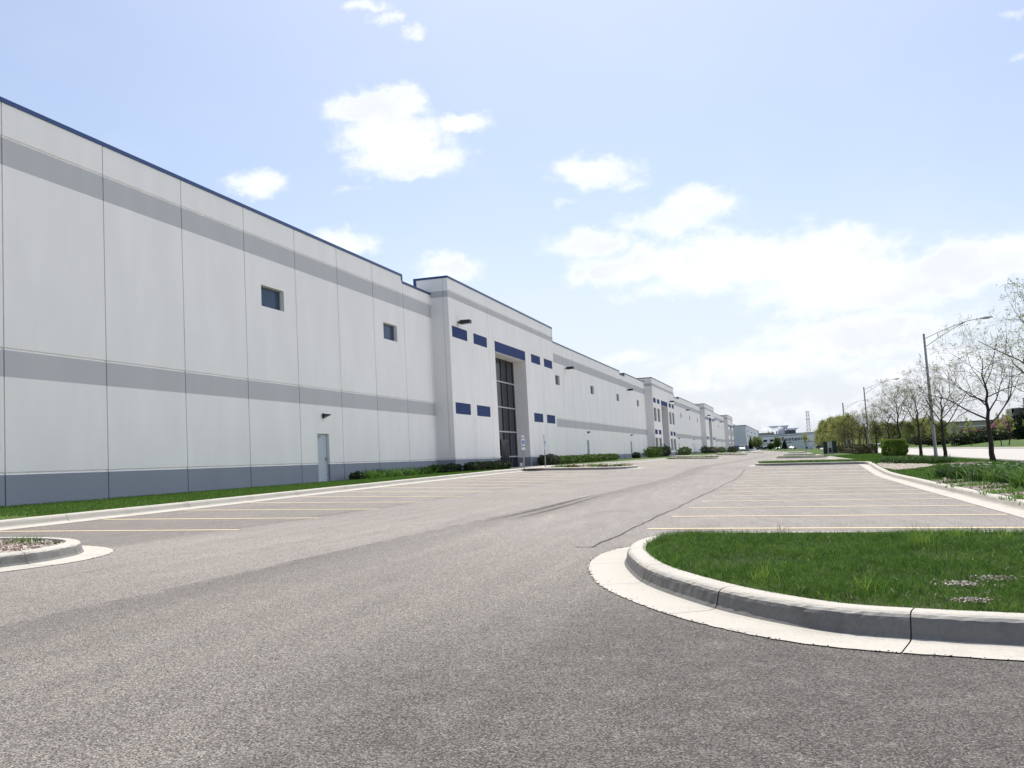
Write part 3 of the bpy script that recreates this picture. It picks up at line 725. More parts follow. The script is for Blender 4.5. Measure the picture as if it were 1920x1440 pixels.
    mb = MB(); mb.quad((xg + .134, d0 + .1, z0 + .1), (xg + .134, d0 + .9, z0 + .1), (xg + .134, d0 + .9, 2.62), (xg + .134, d0 + .1, 2.62)); mb.quad((xg + .134, d0 + 1.0, z0 + .1), (xg + .134, d0 + 1.8, z0 + .1), (xg + .134, d0 + 1.8, 2.62), (xg + .134, d0 + 1.0, 2.62)); q = mb.build('door', GLASSD); q.parent = g
    for q, z in tw: make_window(q, z, XT_, None, GLASSG, .18, 'window', 2)
simple_mull = simple('dark_mullion', (.10, .105, .115), .5, .4)
wall_run(-14.0, 53.35, [(-14.0, 49.05, HI), (49.05, 53.35, LO)], JY)
wall_run(79.05, 138.45, [(79.05, 118.0, HI), (118.0, 121.6, LO), (121.6, 138.45, HI)], [79.3 + 3.94 * k for k in range(1, 16)])
wall_run(164.15, 223.4, [(164.15, 174.2, HI), (174.2, 181.6, LO), (181.6, 223.4, HI)], [164.3 + 3.94 * k for k in range(1, 15)])
wall_run(249.1, 301.2, [(249.1, 301.2, HI)], [249.2 + 4.0 * k for k in range(1, 13)])
tower(53.35, False); tower(138.45, True); tower(223.4, False); tower(301.2, True)
for y, z, x in ((54.95, 9.66, XT_), (88.3, 9.62, X0), (123.1, 9.6, X0), (157.7, 9.64, XT_), (192.4, 9.64, X0), (228.4, 9.66, XT_), (259.6, 9.61, X0), (282, 9.6, X0), (326, 9.7, XT_)): area_light(y, z, x)
mb = MB(); mb.box(-150, X0 - .63, -13.9, 326.5, -.2, 10.7); adopt(mb.build('roof', ROOFM), WH)
# roof units seen where the parapet drops
for yy in (119.9, 178):
    mb = MB(); mb.box(-20.60, X0 - .33, yy - .3, yy + 1.5, LO + .13, LO + .30); adopt(mb.build('roof_edge', CAPG), WH)
# ---------------------------------------------------------------- vegetation helpers (vectorised)
def blades(px, py, pz, h, w, lean=.35, segs=2, seed=1):
    """curved grass blades -> quads (n*segs*4,3)"""
    g = np.random.default_rng(seed); n = len(px); az = g.uniform(0, 2*np.pi, n); la = g.uniform(0, 2*np.pi, n); lm = g.uniform(.1, 1, n) * lean
    dx, dy = np.cos(az), np.sin(az); Q = []
    for s in range(segs):
        t0, t1 = s/segs, (s+1)/segs
        def pt(t, side):
            ww = w * (1 - t**1.5) * .5 + w * .04; off = lm * h * t*t
            return np.stack([px + dx*ww*side + np.cos(la)*off, py + dy*ww*side + np.sin(la)*off, pz + h*t*(1 - .25*lm*t)], 1)
        Q.append(np.stack([pt(t0, -1), pt(t0, 1), pt(t1, 1), pt(t1, -1)], 1))
    return np.concatenate(Q).reshape(-1, 3)
def scatter(poly, n, seed, dens=None):
    g = np.random.default_rng(seed); P = np.array(poly); lo, hi = P.min(0), P.max(0); X = g.uniform(lo[0], hi[0], n*3); Y = g.uniform(lo[1], hi[1], n*3)
    c = np.zeros(len(X), bool); m = len(P)
    for i in range(m):
        x1, y1 = P[i]; x2, y2 = P[(i+1) % m]
        if y1 == y2: continue
        k = ((y1 > Y) != (y2 > Y)) & (X < (x2-x1)*(Y-y1)/(y2-y1)+x1); c ^= k
    X, Y = X[c], Y[c]
    if dens is not None:
        k = g.random(len(X)) < dens(X, Y); X, Y = X[k], Y[k]
    return X[:n], Y[:n]
def vG(X, Y, zf=G): return np.array([zf(x, y) for x, y in zip(X, Y)])
def lumps(X, Y, s, seed):
    g = np.random.default_rng(seed); v = np.zeros(len(X))
    for k in range(7):
        a = g.uniform(0, 6.28); f = s * g.uniform(.5, 1.8); v += np.sin((X*np.cos(a) + Y*np.sin(a))*f + g.uniform(0, 6.28))
    return v / 7 ** .5
# near island lawn
def shrink(P, d):
    c = np.mean(P, 0); return P
BARE = [(.96, 6.90, .19), (1.24, 7.22, .19), (.92, 6.19, .10), (1.9, 6.5, .2)]
def dens_near(X, Y):
    d = np.clip(.75 + .25 * lumps(X, Y, 5, 3), .3, 1)
    for bx, by, br in BARE: d = d * (1 - .97 * np.exp(-(((X-bx)/(br*.9))**2 + ((Y-by+.03)/(br*1.1))**2) * (1 + .5*np.sin(X*31+bx*9)*np.sin(Y*27))))
    return d
X, Y = scatter(NEAR_POLY, 105000, 5, lambda X, Y: np.clip(dens_near(X, Y), 0, 1) * np.where((X < 3.2), 1, .3))
X2, Y2 = X, Y; Z = vG(X, Y) + .13
hh = np.clip(.058 + .02 * lumps(X, Y, 3.1, 8) + rng.normal(0, .014, len(X)), .02, .13)
V = blades(X, Y, Z, hh, .0042 + 0*X, .9, 2, 4)
lawn = np_mesh('lawn_grass', V, 4, BLADE); tag(lawn, 'short dark green grass filling the near kerbed island', 'grass', kind='stuff')
# dry straw and pale clippings in the same island
X, Y = scatter(NEAR_POLY, 1500, 15); Z = vG(X, Y) + .15 + rng.uniform(0, .03, len(X)); near_edge = np.exp(-((Y - 6.1)/.35)**2)
k = rng.random(len(X)) < (.25 + .75 * near_edge); V = blades(X[k], Y[k], Z[k], np.full(k.sum(), .035), np.full(k.sum(), .005), 2.2, 2, 9)
o = np_mesh('dry_straw', V, 4, BLADE_D); tag(o, 'pale dry straw lying in the near island grass', 'dry grass', kind='stuff')
def pebbles(name, X, Y, Z, size, mat, seed, flat=.6):
    g = np.random.default_rng(seed); base = np.array([[1,0,0],[-1,0,0],[0,1,0],[0,-1,0],[0,0,1],[0,0,-1]], float)
    F = np.array([[0,2,4],[2,1,4],[1,3,4],[3,0,4],[2,0,5],[1,2,5],[3,1,5],[0,3,5]])
    n = len(X); a = g.uniform(0, 6.28, n); sx = size * g.uniform(.6, 1.4, n); sy = size * g.uniform(.5, 1.1, n); sz = size * flat * g.uniform(.6, 1.2, n)
    B = base[None] * np.stack([sx, sy, sz], 1)[:, None] * g.uniform(.8, 1.15, (n, 6, 1)); ca, sa = np.cos(a)[:, None], np.sin(a)[:, None]
    V = np.stack([B[..., 0]*ca - B[..., 1]*sa + X[:, None], B[..., 0]*sa + B[..., 1]*ca + Y[:, None], B[..., 2] + Z[:, None]], -1)
    return np_mesh(name, V[:, F].reshape(-1, 3), 3, mat)
STONEP = make_gravel('pale_pebble', [(.24, .19, .14), (.40, .34, .28), (.55, .50, .44), (.64, .60, .54)], 60)
XS, YS = [], []
for bx, by, br in BARE:
    n = 230; a = rng.uniform(0, 6.28, n); r = br * .50 * np.abs(rng.normal(0, 1, n)); XS.append(bx + r*np.cos(a)); YS.append(by + r*np.sin(a)*.8)
XS, YS = np.concatenate(XS), np.concatenate(YS)
o = pebbles('pebbles', XS, YS, vG(XS, YS) + .150 + rng.uniform(0, .012, len(XS)), .013, STONEP, 3); tag(o, 'pale pebbles in a worn bare patch of the near island lawn', 'pebbles', kind='stuff')
def tuft(x, y, z, n, h, w, mat, name, seed, spread=.05, lean=.9, droop=1):
    if name == 'grass_tuft': h, spread = .10, .12
    g = np.random.default_rng(seed); X = g.normal(0, spread, n); Y = g.normal(0, spread, n)
    V = blades(X, Y, np.zeros(n), h * g.uniform(.5, 1.15, n), np.full(n, w), lean, 4, seed); o = np_mesh(name, V, 4, mat); o.location = (x, y, z); o.rotation_euler = (0, 0, g.uniform(0, 6)); return o
wd = [(-.28,6.97,.16,26,'left of two pale weed tufts by the front kerb of the near island'),(.36,6.5,.13,34,'right of two pale weed tufts by the front kerb of the near island'),
      (-.9,8.2,.06,8,'tiny weed near the left tip of the near island'),(1.02,9.5,.20,60,'tallest pale weed tuft at the back of the near island'),(1.42,10.2,.15,36,'pale weed tuft just right of the tallest tuft at the back of the island'),
      (-.2,10.7,.14,12,'thin dark seed stalks at the far back left of the island'),(1.83,10.1,.14,26,'pale weed tuft furthest right at the back of the near island')]
for i, (x, y, h, n, lab) in enumerate(wd):
    tag(tuft(x, y, G(x, y) + .14, int(n * 1.2), h * 1.1, .0065, BLADE_L if i not in (5,) else BLADE, 'weed_tuft', 40 + i, .055), lab, 'weed', 'weeds in the near island')
# crumbs of asphalt along the ragged edge of the near gutter
def crumbs(P, sgn, name, lab, n, seed, off=.36):
    Q = resample(P, .02); g = random.Random(seed); XS, YS = [], []
    for _ in range(n):
        i = g.randrange(1, len(Q) - 1); d = Vector((Q[i+1][0]-Q[i-1][0], Q[i+1][1]-Q[i-1][1])); d.normalize(); nr = Vector((d.y, -d.x)) * sgn
        o_ = off + (g.gauss(0, .012) if g.random() < .9 else -abs(g.gauss(0, .09))); XS.append(Q[i][0] + nr.x*o_); YS.append(Q[i][1] + nr.y*o_)
    XS, YS = np.array(XS), np.array(YS); o = pebbles(name, XS, YS, vG(XS, YS) + .007, .0062, ASPHC, seed); tag(o, lab, 'crumbs', kind='stuff')
ASPHC = simple('asphalt_crumb', (.05, .047, .045), .9, .2)
crumbs(IS_R, -1, 'asphalt_crumbs', 'dark asphalt crumbs along the gutter edge of the near island', 420, 5)
crumbs(IS_L, 1, 'asphalt_crumbs', 'dark asphalt crumbs along the gutter edge of the left island', 150, 6)
# gravel in the left island
X, Y = scatter(LEFT_POLY, 5200, 21); k = (X > -13) & (Y > 7.4); X, Y = X[k], Y[k]
o = pebbles('gravel', X, Y, vG(X, Y) + .125, .026, STONE, 6); tag(o, 'mixed tan and red pebbles filling the kerbed island at the left', 'gravel', kind='stuff')
tag(tuft(-9.62, 10.35, G(-9.6, 10.35) + .12, 90, .15, .010, BLADE, 'grass_tuft', 60, .10), 'small green grass tuft among the pebbles of the left island', 'grass tuft')
def rag_poly(cx, cy, rx, ry, seed, n=22, j=.3):
    g = random.Random(seed); out = []
    for i in range(n):
        a = 2*math.pi*i/n; r = 1 + g.uniform(-j, j); out.append((cx + rx*r*math.cos(a), cy + ry*r*math.sin(a)))
    return out
o = outline(rag_poly(-9.25, 10.3, .42, .16, 4), G, .128, 'soil_patch', SOIL, .3); o['kind'] = 'structure'
# grass on the strip beside the warehouse and on the right verge, close enough to show blades
def lawn_strip(poly, n, seed, label, zf=T, h=.07, w=.012, avoid=None):
    X, Y = scatter(poly, n, seed, avoid); Z = vG(X, Y, zf); V = blades(X, Y, Z, np.clip(h * rng.uniform(.5, 1.4, len(X)), .01, .3), np.full(len(X), w), .8, 1, seed)
    o = np_mesh('lawn_grass', V, 4, BLADE); tag(o, label, 'grass', kind='stuff')
lawn_strip([(-20, 16), (-14.08, 16), (-14.08, 45.4), (-15.6, 45.5), (-15.6, 53), (-20, 53)], 60000, 31, 'lawn strip between the warehouse wall and the left kerb', h=.06, w=.016)
BEDS = [rag_poly(4.05, 22.5, .62, 8.0, 3, 30, .15), rag_poly(4.6, 46.5, 1.1, 4.3, 8, 20, .2), rag_poly(6.9, 45.0, .9, 1.6, 12, 20, .2)]
def not_bed(X, Y):
    d = np.ones(len(X))
    for b in BEDS:
        P = np.array(b); c = P.mean(0); r = np.abs(P - c).max(0); d = np.where(((X-c[0])/r[0])**2 + ((Y-c[1])/r[1])**2 < .8, .06, d)
    return d
lawn_strip([(3.66, -3), (10.2, -3), (10.2, 110), (3.66, 110)], 135000, 33, 'green verge lawn between the right kerb and the street', h=.07, w=.02, avoid=not_bed)
for i, (b, m) in enumerate(zip(BEDS, (GRAVEL, GRAVEL, MULCH))):
    o = outline([(max(x, 3.64), y) for x, y in b], T, .018, ('gravel_bed', 'gravel_bed', 'mulch_bed')[i], m, .5); o['kind'] = 'structure'
X, Y = scatter(BEDS[0], 2600, 77); k = X > 3.66; o = pebbles('gravel', X[k], Y[k], vG(X[k], Y[k], T) + .02, .028, STONE, 16); tag(o, 'pale gravel and pebbles behind the right kerb', 'gravel', kind='stuff')
# sparse ground weeds in the gravel behind the right kerb
WP = [(3.95,27.0),(3.9,24.6),(4.25,22.6),(3.9,20.6),(4.3,19.0),(3.85,18.2),(4.4,17.2),(4.0,16.4),(4.5,21.0)]
for i, (x, y) in enumerate(WP):
    o = tuft(x, y, T(x, y), 240, .13, .022, LILYL if i % 2 else BUSHG, 'ground_weed', 300 + i, .24, 1.5); 
    tag(o, 'low leafy weed patch in the gravel behind the right kerb, number %s from the nearest' % ['nine','eight','six','five','four','three','two','one','seven'][i], 'weed', 'weeds in the right gravel bed')
    o['label'] = ['weed patch furthest along the gravel behind the right kerb','yellowish weed patch second furthest along the right gravel bed','low weed patch in the middle of the right gravel bed, below the flowering clump','bright weed patch against the back of the right kerb near the picture edge','dull green weed patch near the right picture edge behind the kerb','bright weed patch hugging the right kerb by the picture edge','low weed patch at the very right end of the gravel','bright small weed patch nearest the viewer in the right gravel bed','dark low weed patch in the right gravel, beside the leafy mass'][i]
# leaf-strap clumps (daylilies / daffodils)
def clump(x, y, n, h, w, mat, name, lab, seed, flowers=0, group='leafy clumps on the right verge', spread=.12, zf=T):
    t = empty(name, (x, y, zf(x, y))); tag(t, lab, 'plant', group)
    o = tuft(0, 0, 0, n, h, w, mat, 'foliage', seed, spread, 1.35); o.parent = t
    if flowers:
        g = random.Random(seed); mb = MB()
        for k in range(flowers):
            a, r = g.uniform(0, 6.28), g.uniform(0, spread * 2.4); px, py, pz = r*math.cos(a), r*math.sin(a), h * g.uniform(.6, 1.0)
            for q in range(5):
                b = 6.28*q/5; mb.quad((px, py, pz), (px+.03*math.cos(b-.4), py+.03*math.sin(b-.4), pz+.012), (px+.045*math.cos(b), py+.045*math.sin(b), pz+.004), (px+.03*math.cos(b+.4), py+.03*math.sin(b+.4), pz+.012))
        o = mb.build('blossom', WHITEF); o.parent = t
        if flowers > 30: o['kind'] = 'stuff'
    return t
clump(4.35, 31.4, 420, .42, .03, LILY, 'leafy_clump', 'dark green leafy clump standing alone at the left end of the verge planting', 401, 3, spread=.17)
clump(4.5, 29.2, 420, .46, .03, LILY, 'flowering_clump', 'white flowering clump next to the lone dark clump on the verge', 402, 26, spread=.22)
clump(4.95, 29.0, 360, .42, .03, LILY, 'leafy_clump', 'leafy clump behind the white flowering clump on the verge', 403, 6, spread=.25)
k = 0
for i, (x, y) in enumerate([(4.75,27.6),(4.65,26.6),(5.1,26.9),(4.8,25.6),(5.2,25.4),(4.85,24.6),(5.3,24.0),(5.5,26.6),(5.6,25.2)]):
    clump(x, y, 330, .48, .028, LILY if i % 3 else LILYL, 'leafy_clump', ['leafy clump at the left end of the big planting on the verge','clump at the front of the big verge planting, dotted with white flowers','second row clump in the left half of the big verge planting','front clump in the middle of the big verge planting','second row clump in the middle of the big verge planting','front clump at the right end of the big verge planting','second row clump at the right end of the big verge planting','rearmost left clump of the big verge planting','rearmost right clump of the big verge planting'][i], 410+i, (4,14,2,12,3,8,2,0,0)[i], spread=.24)
clump(4.42, 21.6, 260, .55, .028, LILYL, 'leafy_clump', 'pale long leaved clump cut by the right picture edge', 430, 0, spread=.15)
for i, (x, y) in enumerate([(4.4,50.3),(4.9,49.0),(5.35,48.4),(5.8,47.6),(6.2,47.0)]):
    clump(x, y, 220, .40, .035, LILY, 'leafy_clump', ['leftmost','second from left','middle','fourth from left','rightmost'][i] + ' clump of the low leafy row behind the far gravel bed', 440+i, 0, 'low leafy row on the verge', .3)
def leafy(center, rad, n, size, seed, shape=None, shell=.55, flat=1.0):
    """random leaf quads inside an ellipsoid (denser near its skin), lumpy"""
    g = np.random.default_rng(seed); d = g.normal(size=(n, 3)); d /= np.linalg.norm(d, axis=1)[:, None]
    lump = 1 + .16*np.sin(d[:, 0]*5 + seed) * np.cos(d[:, 1]*4.3 + seed*2) + .10*np.sin(d[:, 2]*9 + d[:, 0]*7 + seed) + .06*np.sin(d[:, 1]*17 + seed)
    r = (shell + (1 - shell) * g.random(n) ** .6) * lump
    P = d * r[:, None] * np.array(rad)
    if shape == 'box':   # clipped hedge
        c = g.uniform(-1, 1, (n, 3)); ax = g.integers(0, 3, n); sg = np.where(g.random(n) < .5, -1, 1); c[np.arange(n), ax] = sg * (shell + (1-shell) * g.random(n) ** .5)
        ln = np.linalg.norm(c, axis=1); c = c / np.maximum(1, (ln / 1.22) ** .9)[:, None]
        P = c * np.array(rad) * (1 + .05*np.sin(c[:, 0]*5+seed) + .05*np.sin(c[:, 1]*6) + .03*np.sin(c[:, 2]*9))[:, None]
    if shape == 'cone':
        t = g.random(n) ** .8; a = g.uniform(0, 6.28, n); rr = (1 - t) * (.45 + .55 * g.random(n) ** .5) * (1 + .22*np.sin(t*38 + a*2)); P = np.stack([np.cos(a)*rr*rad[0], np.sin(a)*rr*rad[1], (t*2 - 1) * rad[2]], 1)
    P = P + np.array(center)
    a = g.normal(size=(n, 3)); a /= np.linalg.norm(a, axis=1)[:, None]; b = np.cross(a, g.normal(size=(n, 3))); b /= np.linalg.norm(b, axis=1)[:, None]
    s = size * g.uniform(.5, 1.3, n)[:, None]; a = a * s; b = b * s * .55
    return np.stack([P - a, P + b, P + a, P - b], 1).reshape(-1, 3)
def shrub(name, lab, cat, loc, rad, n, size, mat, seed, group=None, shape=None, core=None):
    t = empty(name, loc); tag(t, lab, cat, group)
    V = leafy((0, 0, rad[2] * .92), rad, n, size, seed, shape); o = np_mesh('foliage', V, 4, mat, t)
    mb = MB()
    for k in range(5):
        a = 6.28*k/5; mb.tube([(0, 0, -.05), (rad[0]*.3*math.cos(a), rad[1]*.3*math.sin(a), rad[2]*.8), (rad[0]*.6*math.cos(a), rad[1]*.6*math.sin(a), rad[2]*1.4)], [.03, .02, .008], 5)
    mb.build('stem', BARK, t)
    return t
# planting in front of the warehouse
i = 0
shrub('shrub', 'small dark round shrub at the near end of the planting along the warehouse wall', 'shrub', (-19.15, 40.6, T(-19.15, 40.6)-.05), (.32, .42, .22), 1900, .05, YEW, 501, 'shrubs along the warehouse')
for i in range(7):
    y = 41.8 + i * 1.15
    clump(-19.1 + R.uniform(-.1, .1), y, 240, .50, .05, LILYL if i % 2 == 0 else LILY, 'leafy_clump', ['first','second','third','fourth','fifth','sixth','seventh'][i] + ' bright leafy clump from the near end of the row along the warehouse wall', 520 + i, 0, 'bright clumps along the warehouse wall', .28)
for i in range(4):
    y = 50.0 + i * 1.05
    shrub('shrub', ['first','second','third','last'][i] + ' dark grassy shrub right after the bright clumps, before the first tower', 'shrub', (-19.0, y, T(-19, y)-.05), (.5, .62, .28), 2100, .06, YEW if i else LILY, 530 + i, 'shrubs along the warehouse')
for i in range(7):
    y = 53.9 + i * 1.12
    shrub('yew_bush', ['first','second','third','fourth','fifth','sixth','last'][i] + ' clipped dark yew in the hedge before the entrance tower', 'bush', (-18.15, y, T(-18.15, y)-.03), (.48, .62, .30), 2400, .045, YEW, 540 + i, 'yews before the entrance tower')
for i in range(3):
    y = 71.0 + i * 1.3
    shrub('yew_bush', ['first','second','third'][i] + ' dark yew just past the entrance doors', 'bush', (-18.1, y, T(-18.1, y)-.03), (.55, .7, .45), 2000, .05, YEW, 550 + i, 'yews past the entrance')
for i in range(9):
    y = 75.5 + i * 3.1
    shrub('bush', ['first','second','third','fourth','fifth','sixth','seventh','eighth','ninth'][i] + ' low yellow green bush along the wall after the first tower', 'bush', (-18.3, y, T(-18.3, y)-.03), (.7, 1.5, .38), 1300, .08, BUSHG, 560 + i, 'low bushes after the first tower')
for i, (x, y, rx, rz, m, lab) in enumerate([(-18.6,118.5,.7,.4,YEW,'low dark bush before the second tower'),(-17.6,125,1.6,.75,BUSHG,'big light green bush before the second tower'),(-17.9,131,1.5,.7,BUSHG,'light green bush touching the second tower'),(-17.6,137,1.4,.85,YEW,'dark round bush at the near corner of the second tower'),
        (-17.6,164,1.7,.75,BUSHG,'light green bush just past the second tower'),(-18,208,1.6,.85,YEW,'dark bush at the near corner of the third tower'),(-17.6,222,1.8,.8,BROWNH,'brownish bush in front of the third tower'),(-17.8,250,1.8,.8,BUSHG,'light green bush past the third tower'),
        (-17.8,292,1.8,.9,YEW,'dark bush before the last tower'),(-17.8,305,1.8,.9,BROWNH,'brown bush in front of the last tower')]):
    shrub('bush', lab, 'bush', (x, y, T(x, y)-.05), (rx*.7, rx, rz), 1800, .10, m, 580 + i, 'bushes at the far towers')
# low plants on the left peninsulas
q = 0
for pi, (p, P) in enumerate(zip(PENL[:3], PL_POLY[:3])):
    for i in range(10 if pi == 0 else 6):
        x = -13.2 + 4.3 * (i + .5) / (10 if pi == 0 else 6) + R.uniform(-.2, .2); y = p + 1.2 + R.uniform(0, 3.2)
        o = tuft(x, y, G(x, y) + .13, 90, .22 if pi == 0 else .32, .035, (BUSHG, BROWNH, LILYL, BLADE_D)[(i*7+pi) % 4], 'ground_weed', 620 + q, .25 if pi == 0 else .4, 1.6); q += 1
        tag(o, ('%s low plant from the left on the %s gravel island by the warehouse' % (['first','second','third','fourth','fifth','sixth','seventh','eighth','ninth','tenth'][i], ['nearest far','middle','furthest'][pi])).replace('nearest far', 'second'), 'weed', 'plants on the left gravel islands')
for pi, P in enumerate(PR_POLY):
    X, Y = scatter(P, (9000, 3000, 2500, 2000)[pi], 90 + pi); Z = vG(X, Y) + .13
    o = np_mesh('lawn_grass', blades(X, Y, Z, np.full(len(X), .10) * rng.uniform(.4, 1.5, len(X)), np.full(len(X), .03), .8, 1, 95 + pi), 4, BLADE); tag(o, 'rough grass on the %s kerbed island of the right parking row' % ['second', 'third', 'fourth', 'last'][pi], 'grass', kind='stuff')
# hedge beside the street trees
t = empty('clipped_hedge', (7.0, 76.6, T(7, 76.6) - .03)); tag(t, 'bright green clipped block hedge beside the street trees', 'hedge')
np_mesh('foliage', leafy((0, 0, .68), (.86, 1.1, .60), 26000, .045, 701, 'box', .72), 4, HEDGE, t)
mb = MB(); [mb.tube([(x, y, -.05), (x*1.2, y*1.1, .6)], [.03, .015], 5) for x in (-.5, 0, .5) for y in (-.7, 0, .7)]; mb.build('stem', BARK, t)
for i in range(9):
    y = 112 + i * 7.6
    t = empty('brown_hedge', (7.4, y, T(7.4, y) - .03)); tag(t, ['nearest','second','third','fourth','fifth','sixth','seventh','eighth','farthest'][i] + ' piece of the low brown hedge beyond the clipped green one', 'hedge', 'low brown hedge row')
    np_mesh('foliage', leafy((0, 0, .5), (1.0, 4.2, .55), 5000, .09, 710 + i, 'box', .6), 4, BROWNH, t)
    if i < 3:
        pass
# ---------------------------------------------------------------- trees
def grow_tree(seed, H=6.6, trunk_r=.13, trunk_h=2.1, spread=1.0, levels=4, leaf=0, leaf_size=.05, buds=2600, nl=11, up=.35):
    g = random.Random(seed); trunk, crown = MB(), MB(); tips = []
    def rv(s): return Vector((g.gauss(0, s), g.gauss(0, s), g.gauss(0, s)))
    def branch(p, d, length, r, lev):
        n = 6 if lev <= 1 else 4; pts = [p.copy()]; rad = [r]; q = p.copy(); dd = d.copy()
        for i in range(n):
            dd = (dd + rv(.13 if lev < 2 else .2) + Vector((0, 0, up * .16))).normalized(); q = q + dd * length / n; pts.append(q.copy()); rad.append(max(r * (1 - .78 * (i+1)/n), .0035))
        (trunk if lev <= 1 else crown).tube(pts, rad, 6 if lev <= 1 else (4 if lev == 2 else 3), cap=False)
        if lev >= levels: tips.extend(pts[1:]); return
        if lev == levels - 1: tips.extend(pts[2:])
        k = {1: 6, 2: 5, 3: 3}.get(lev, 3)
        for j in range(k):
            t = .25 + .75 * (j + g.random() * .6) / k; idx = min(int(t * n), n - 1); f = t * n - idx
            b = pts[idx].lerp(pts[idx+1], min(f, 1)); ax = (pts[idx+1] - pts[idx]).normalized(); side = ax.orthogonal(); side.rotate(Matrix.Rotation(g.uniform(0, 6.28), 3, ax))
            a = g.uniform(.55, .95); nd = (ax * math.cos(a) + side * math.sin(a)).normalized()
            branch(b, nd, length * g.uniform(.42, .66) * (1.05 - .35*t), rad[idx] * .56, lev + 1)
    pts = [Vector((0, 0, -.1))]; rad = [trunk_r * 1.35]; q = Vector((0, 0, 0)); tl = H * .86; m = 12
    lx, ly = g.uniform(-.05, .05), g.uniform(-.05, .05)
    for i in range(m + 1):
        t = i / m; pts.append(Vector((lx * t * tl + g.gauss(0, .02 + .05*t), ly * t * tl + g.gauss(0, .02 + .05*t), t * tl))); rad.append(trunk_r * (1.12 if i == 0 else 1) * (1 - .96 * t ** 1.1) + .006)
    trunk.tube(pts, rad, 9, cap=False)
    for j in range(nl):
        t = (trunk_h / tl) + (1 - trunk_h / tl) * (j + g.random()*.5) / nl; z = t * m; idx = min(int(z), m - 1) + 1; b = pts[idx].lerp(pts[min(idx+1, m+1)], z - int(z)) if idx < m+1 else pts[-1]
        az = j * 2.4 + g.uniform(-.4, .4); el = g.uniform(.12, .5) + .62 * t; d = Vector((math.cos(az)*math.cos(el), math.sin(az)*math.cos(el), math.sin(el)))
        branch(b, d, H * .46 * spread * (1.12 - .62 * t) * g.uniform(.8, 1.2), rad[idx] * .46, 1)
    P = np.array([tuple(v) for v in tips]); gg = np.random.default_rng(seed); idx = gg.integers(0, len(P), buds); C = P[idx] + gg.normal(0, .05 if not leaf else leaf, (buds, 3))
    a = gg.normal(size=(buds, 3)); a /= np.linalg.norm(a, axis=1)[:, None]; b = np.cross(a, gg.normal(size=(buds, 3))); b /= np.linalg.norm(b, axis=1)[:, None]
    s = leaf_size * gg.uniform(.4, 1.2, buds)[:, None]; V = np.stack([C - a*s, C + b*s*.6, C + a*s, C - b*s*.6], 1).reshape(-1, 3)
    return trunk, crown, V
def make_tree(name, lab, seed, group, leafmat=BUD, **kw):
    tr, cr, V = grow_tree(seed, **kw); t = empty(name); tag(t, lab, 'tree', group)
    tr.build('trunk', BARK, t, True)
    # crown = twigs and leaves in one mesh, two materials
    n0 = len(cr.v); base = len(cr.v); cr.v += [tuple(v) for v in V.tolist()]; nf = len(V) // 4
    cr.f += [(base+4*i, base+4*i+1, base+4*i+2, base+4*i+3) for i in range(nf)]; cr.m += [1] * nf
    cr.build('crown', [BARK, leafmat], t); return t
def fit_height(t, H):
    m = max(v.co.z for c in t.children for v in c.data.vertices)
    k = H / m
    for c in t.children: c.data.transform(Matrix.Scale(k, 4))
def place(t, x, y, z=None, rz=0, s=1.0, sz=None):
    t.location = (x, y, T(x, y) if z is None else z); t.rotation_euler = (R.uniform(-.02, .02), R.uniform(-.02, .02), rz); t.scale = (s, s, sz or s)
protos = [make_tree('bare_tree', 'x', 800 + i, 'young street trees on the verge', H=5.9, spread=1.42, trunk_h=1.75, trunk_r=.13, buds=1300, leaf_size=.042, up=.05, nl=12) for i in range(4)]
for t_ in protos: fit_height(t_, 6.6)
TY = [33.6, 45.4, 57.9, 70.2, 80.8, 93.3, 105.5, 118, 131, 144, 158, 172]
TL = ['bare street tree whose branches reach in from the right picture edge', 'largest bare street tree standing in a mulch ring', 'bare street tree between the largest tree and the nearest street lamp', 'bare street tree just left of the nearest street lamp',
      'bare street tree directly beside the clipped green hedge', 'bare street tree rising behind the clipped green hedge', 'bare street tree just right of the second street lamp', 'bare street tree just left of the second street lamp',
      'slim bare tree above the brown hedge, eighth from the lone one at the front', 'slim bare tree above the brown hedge, ninth in the verge row', 'slim bare tree above the brown hedge, tenth in the verge row', 'most distant bare tree of the verge row']
for i, y in enumerate(TY):
    t = protos[i] if i < 4 else copy_tree(protos[i % 4]); place(t, 8.0 + R.uniform(-.15, .15), y, rz=(2.1, .6, 4.0, 1.2)[i] if i < 4 else R.uniform(0, 6.28), s=(.9, 1.0, .9, .92, .92, .93, .9)[i] if i < 7 else R.uniform(.78, .88))
    t['label'] = TL[i]
leafp = [make_tree('leafy_tree', 'x', 830 + i, 'olive leafed trees at the end of the verge', OLIVE, H=7.5, spread=1.15, trunk_r=.16, trunk_h=1.7, levels=3, buds=9000, leaf=.28, leaf_size=.16, nl=12) for i in range(2)]
LT = [(8.8,176,.74),(7.9,190,.76),(9.2,204,.78),(8.1,222,.84),(9.3,240,.86),(8.6,262,.92),(9.8,285,.96),(9.2,305,.98)]
for i, (x, y, s) in enumerate(LT):
    t = leafp[i] if i < 2 else copy_tree(leafp[i % 2]); place(t, x, y, rz=R.uniform(0, 6), s=s)
    t['label'] = ['nearest', 'second', 'third', 'fourth', 'fifth', 'sixth', 'seventh', 'farthest'][i] + ' olive leafed tree in the dense group beyond the utility boxes'
w = make_tree('willow_tree', 'drooping yellow green willow at the left end of the olive trees', 850, None, WILLOW, H=8.5, spread=1.1, trunk_r=.2, trunk_h=1.8, levels=3, buds=11000, leaf=.42, leaf_size=.2, nl=12, up=-.35); place(w, 11.0, 335, rz=1, s=.95)
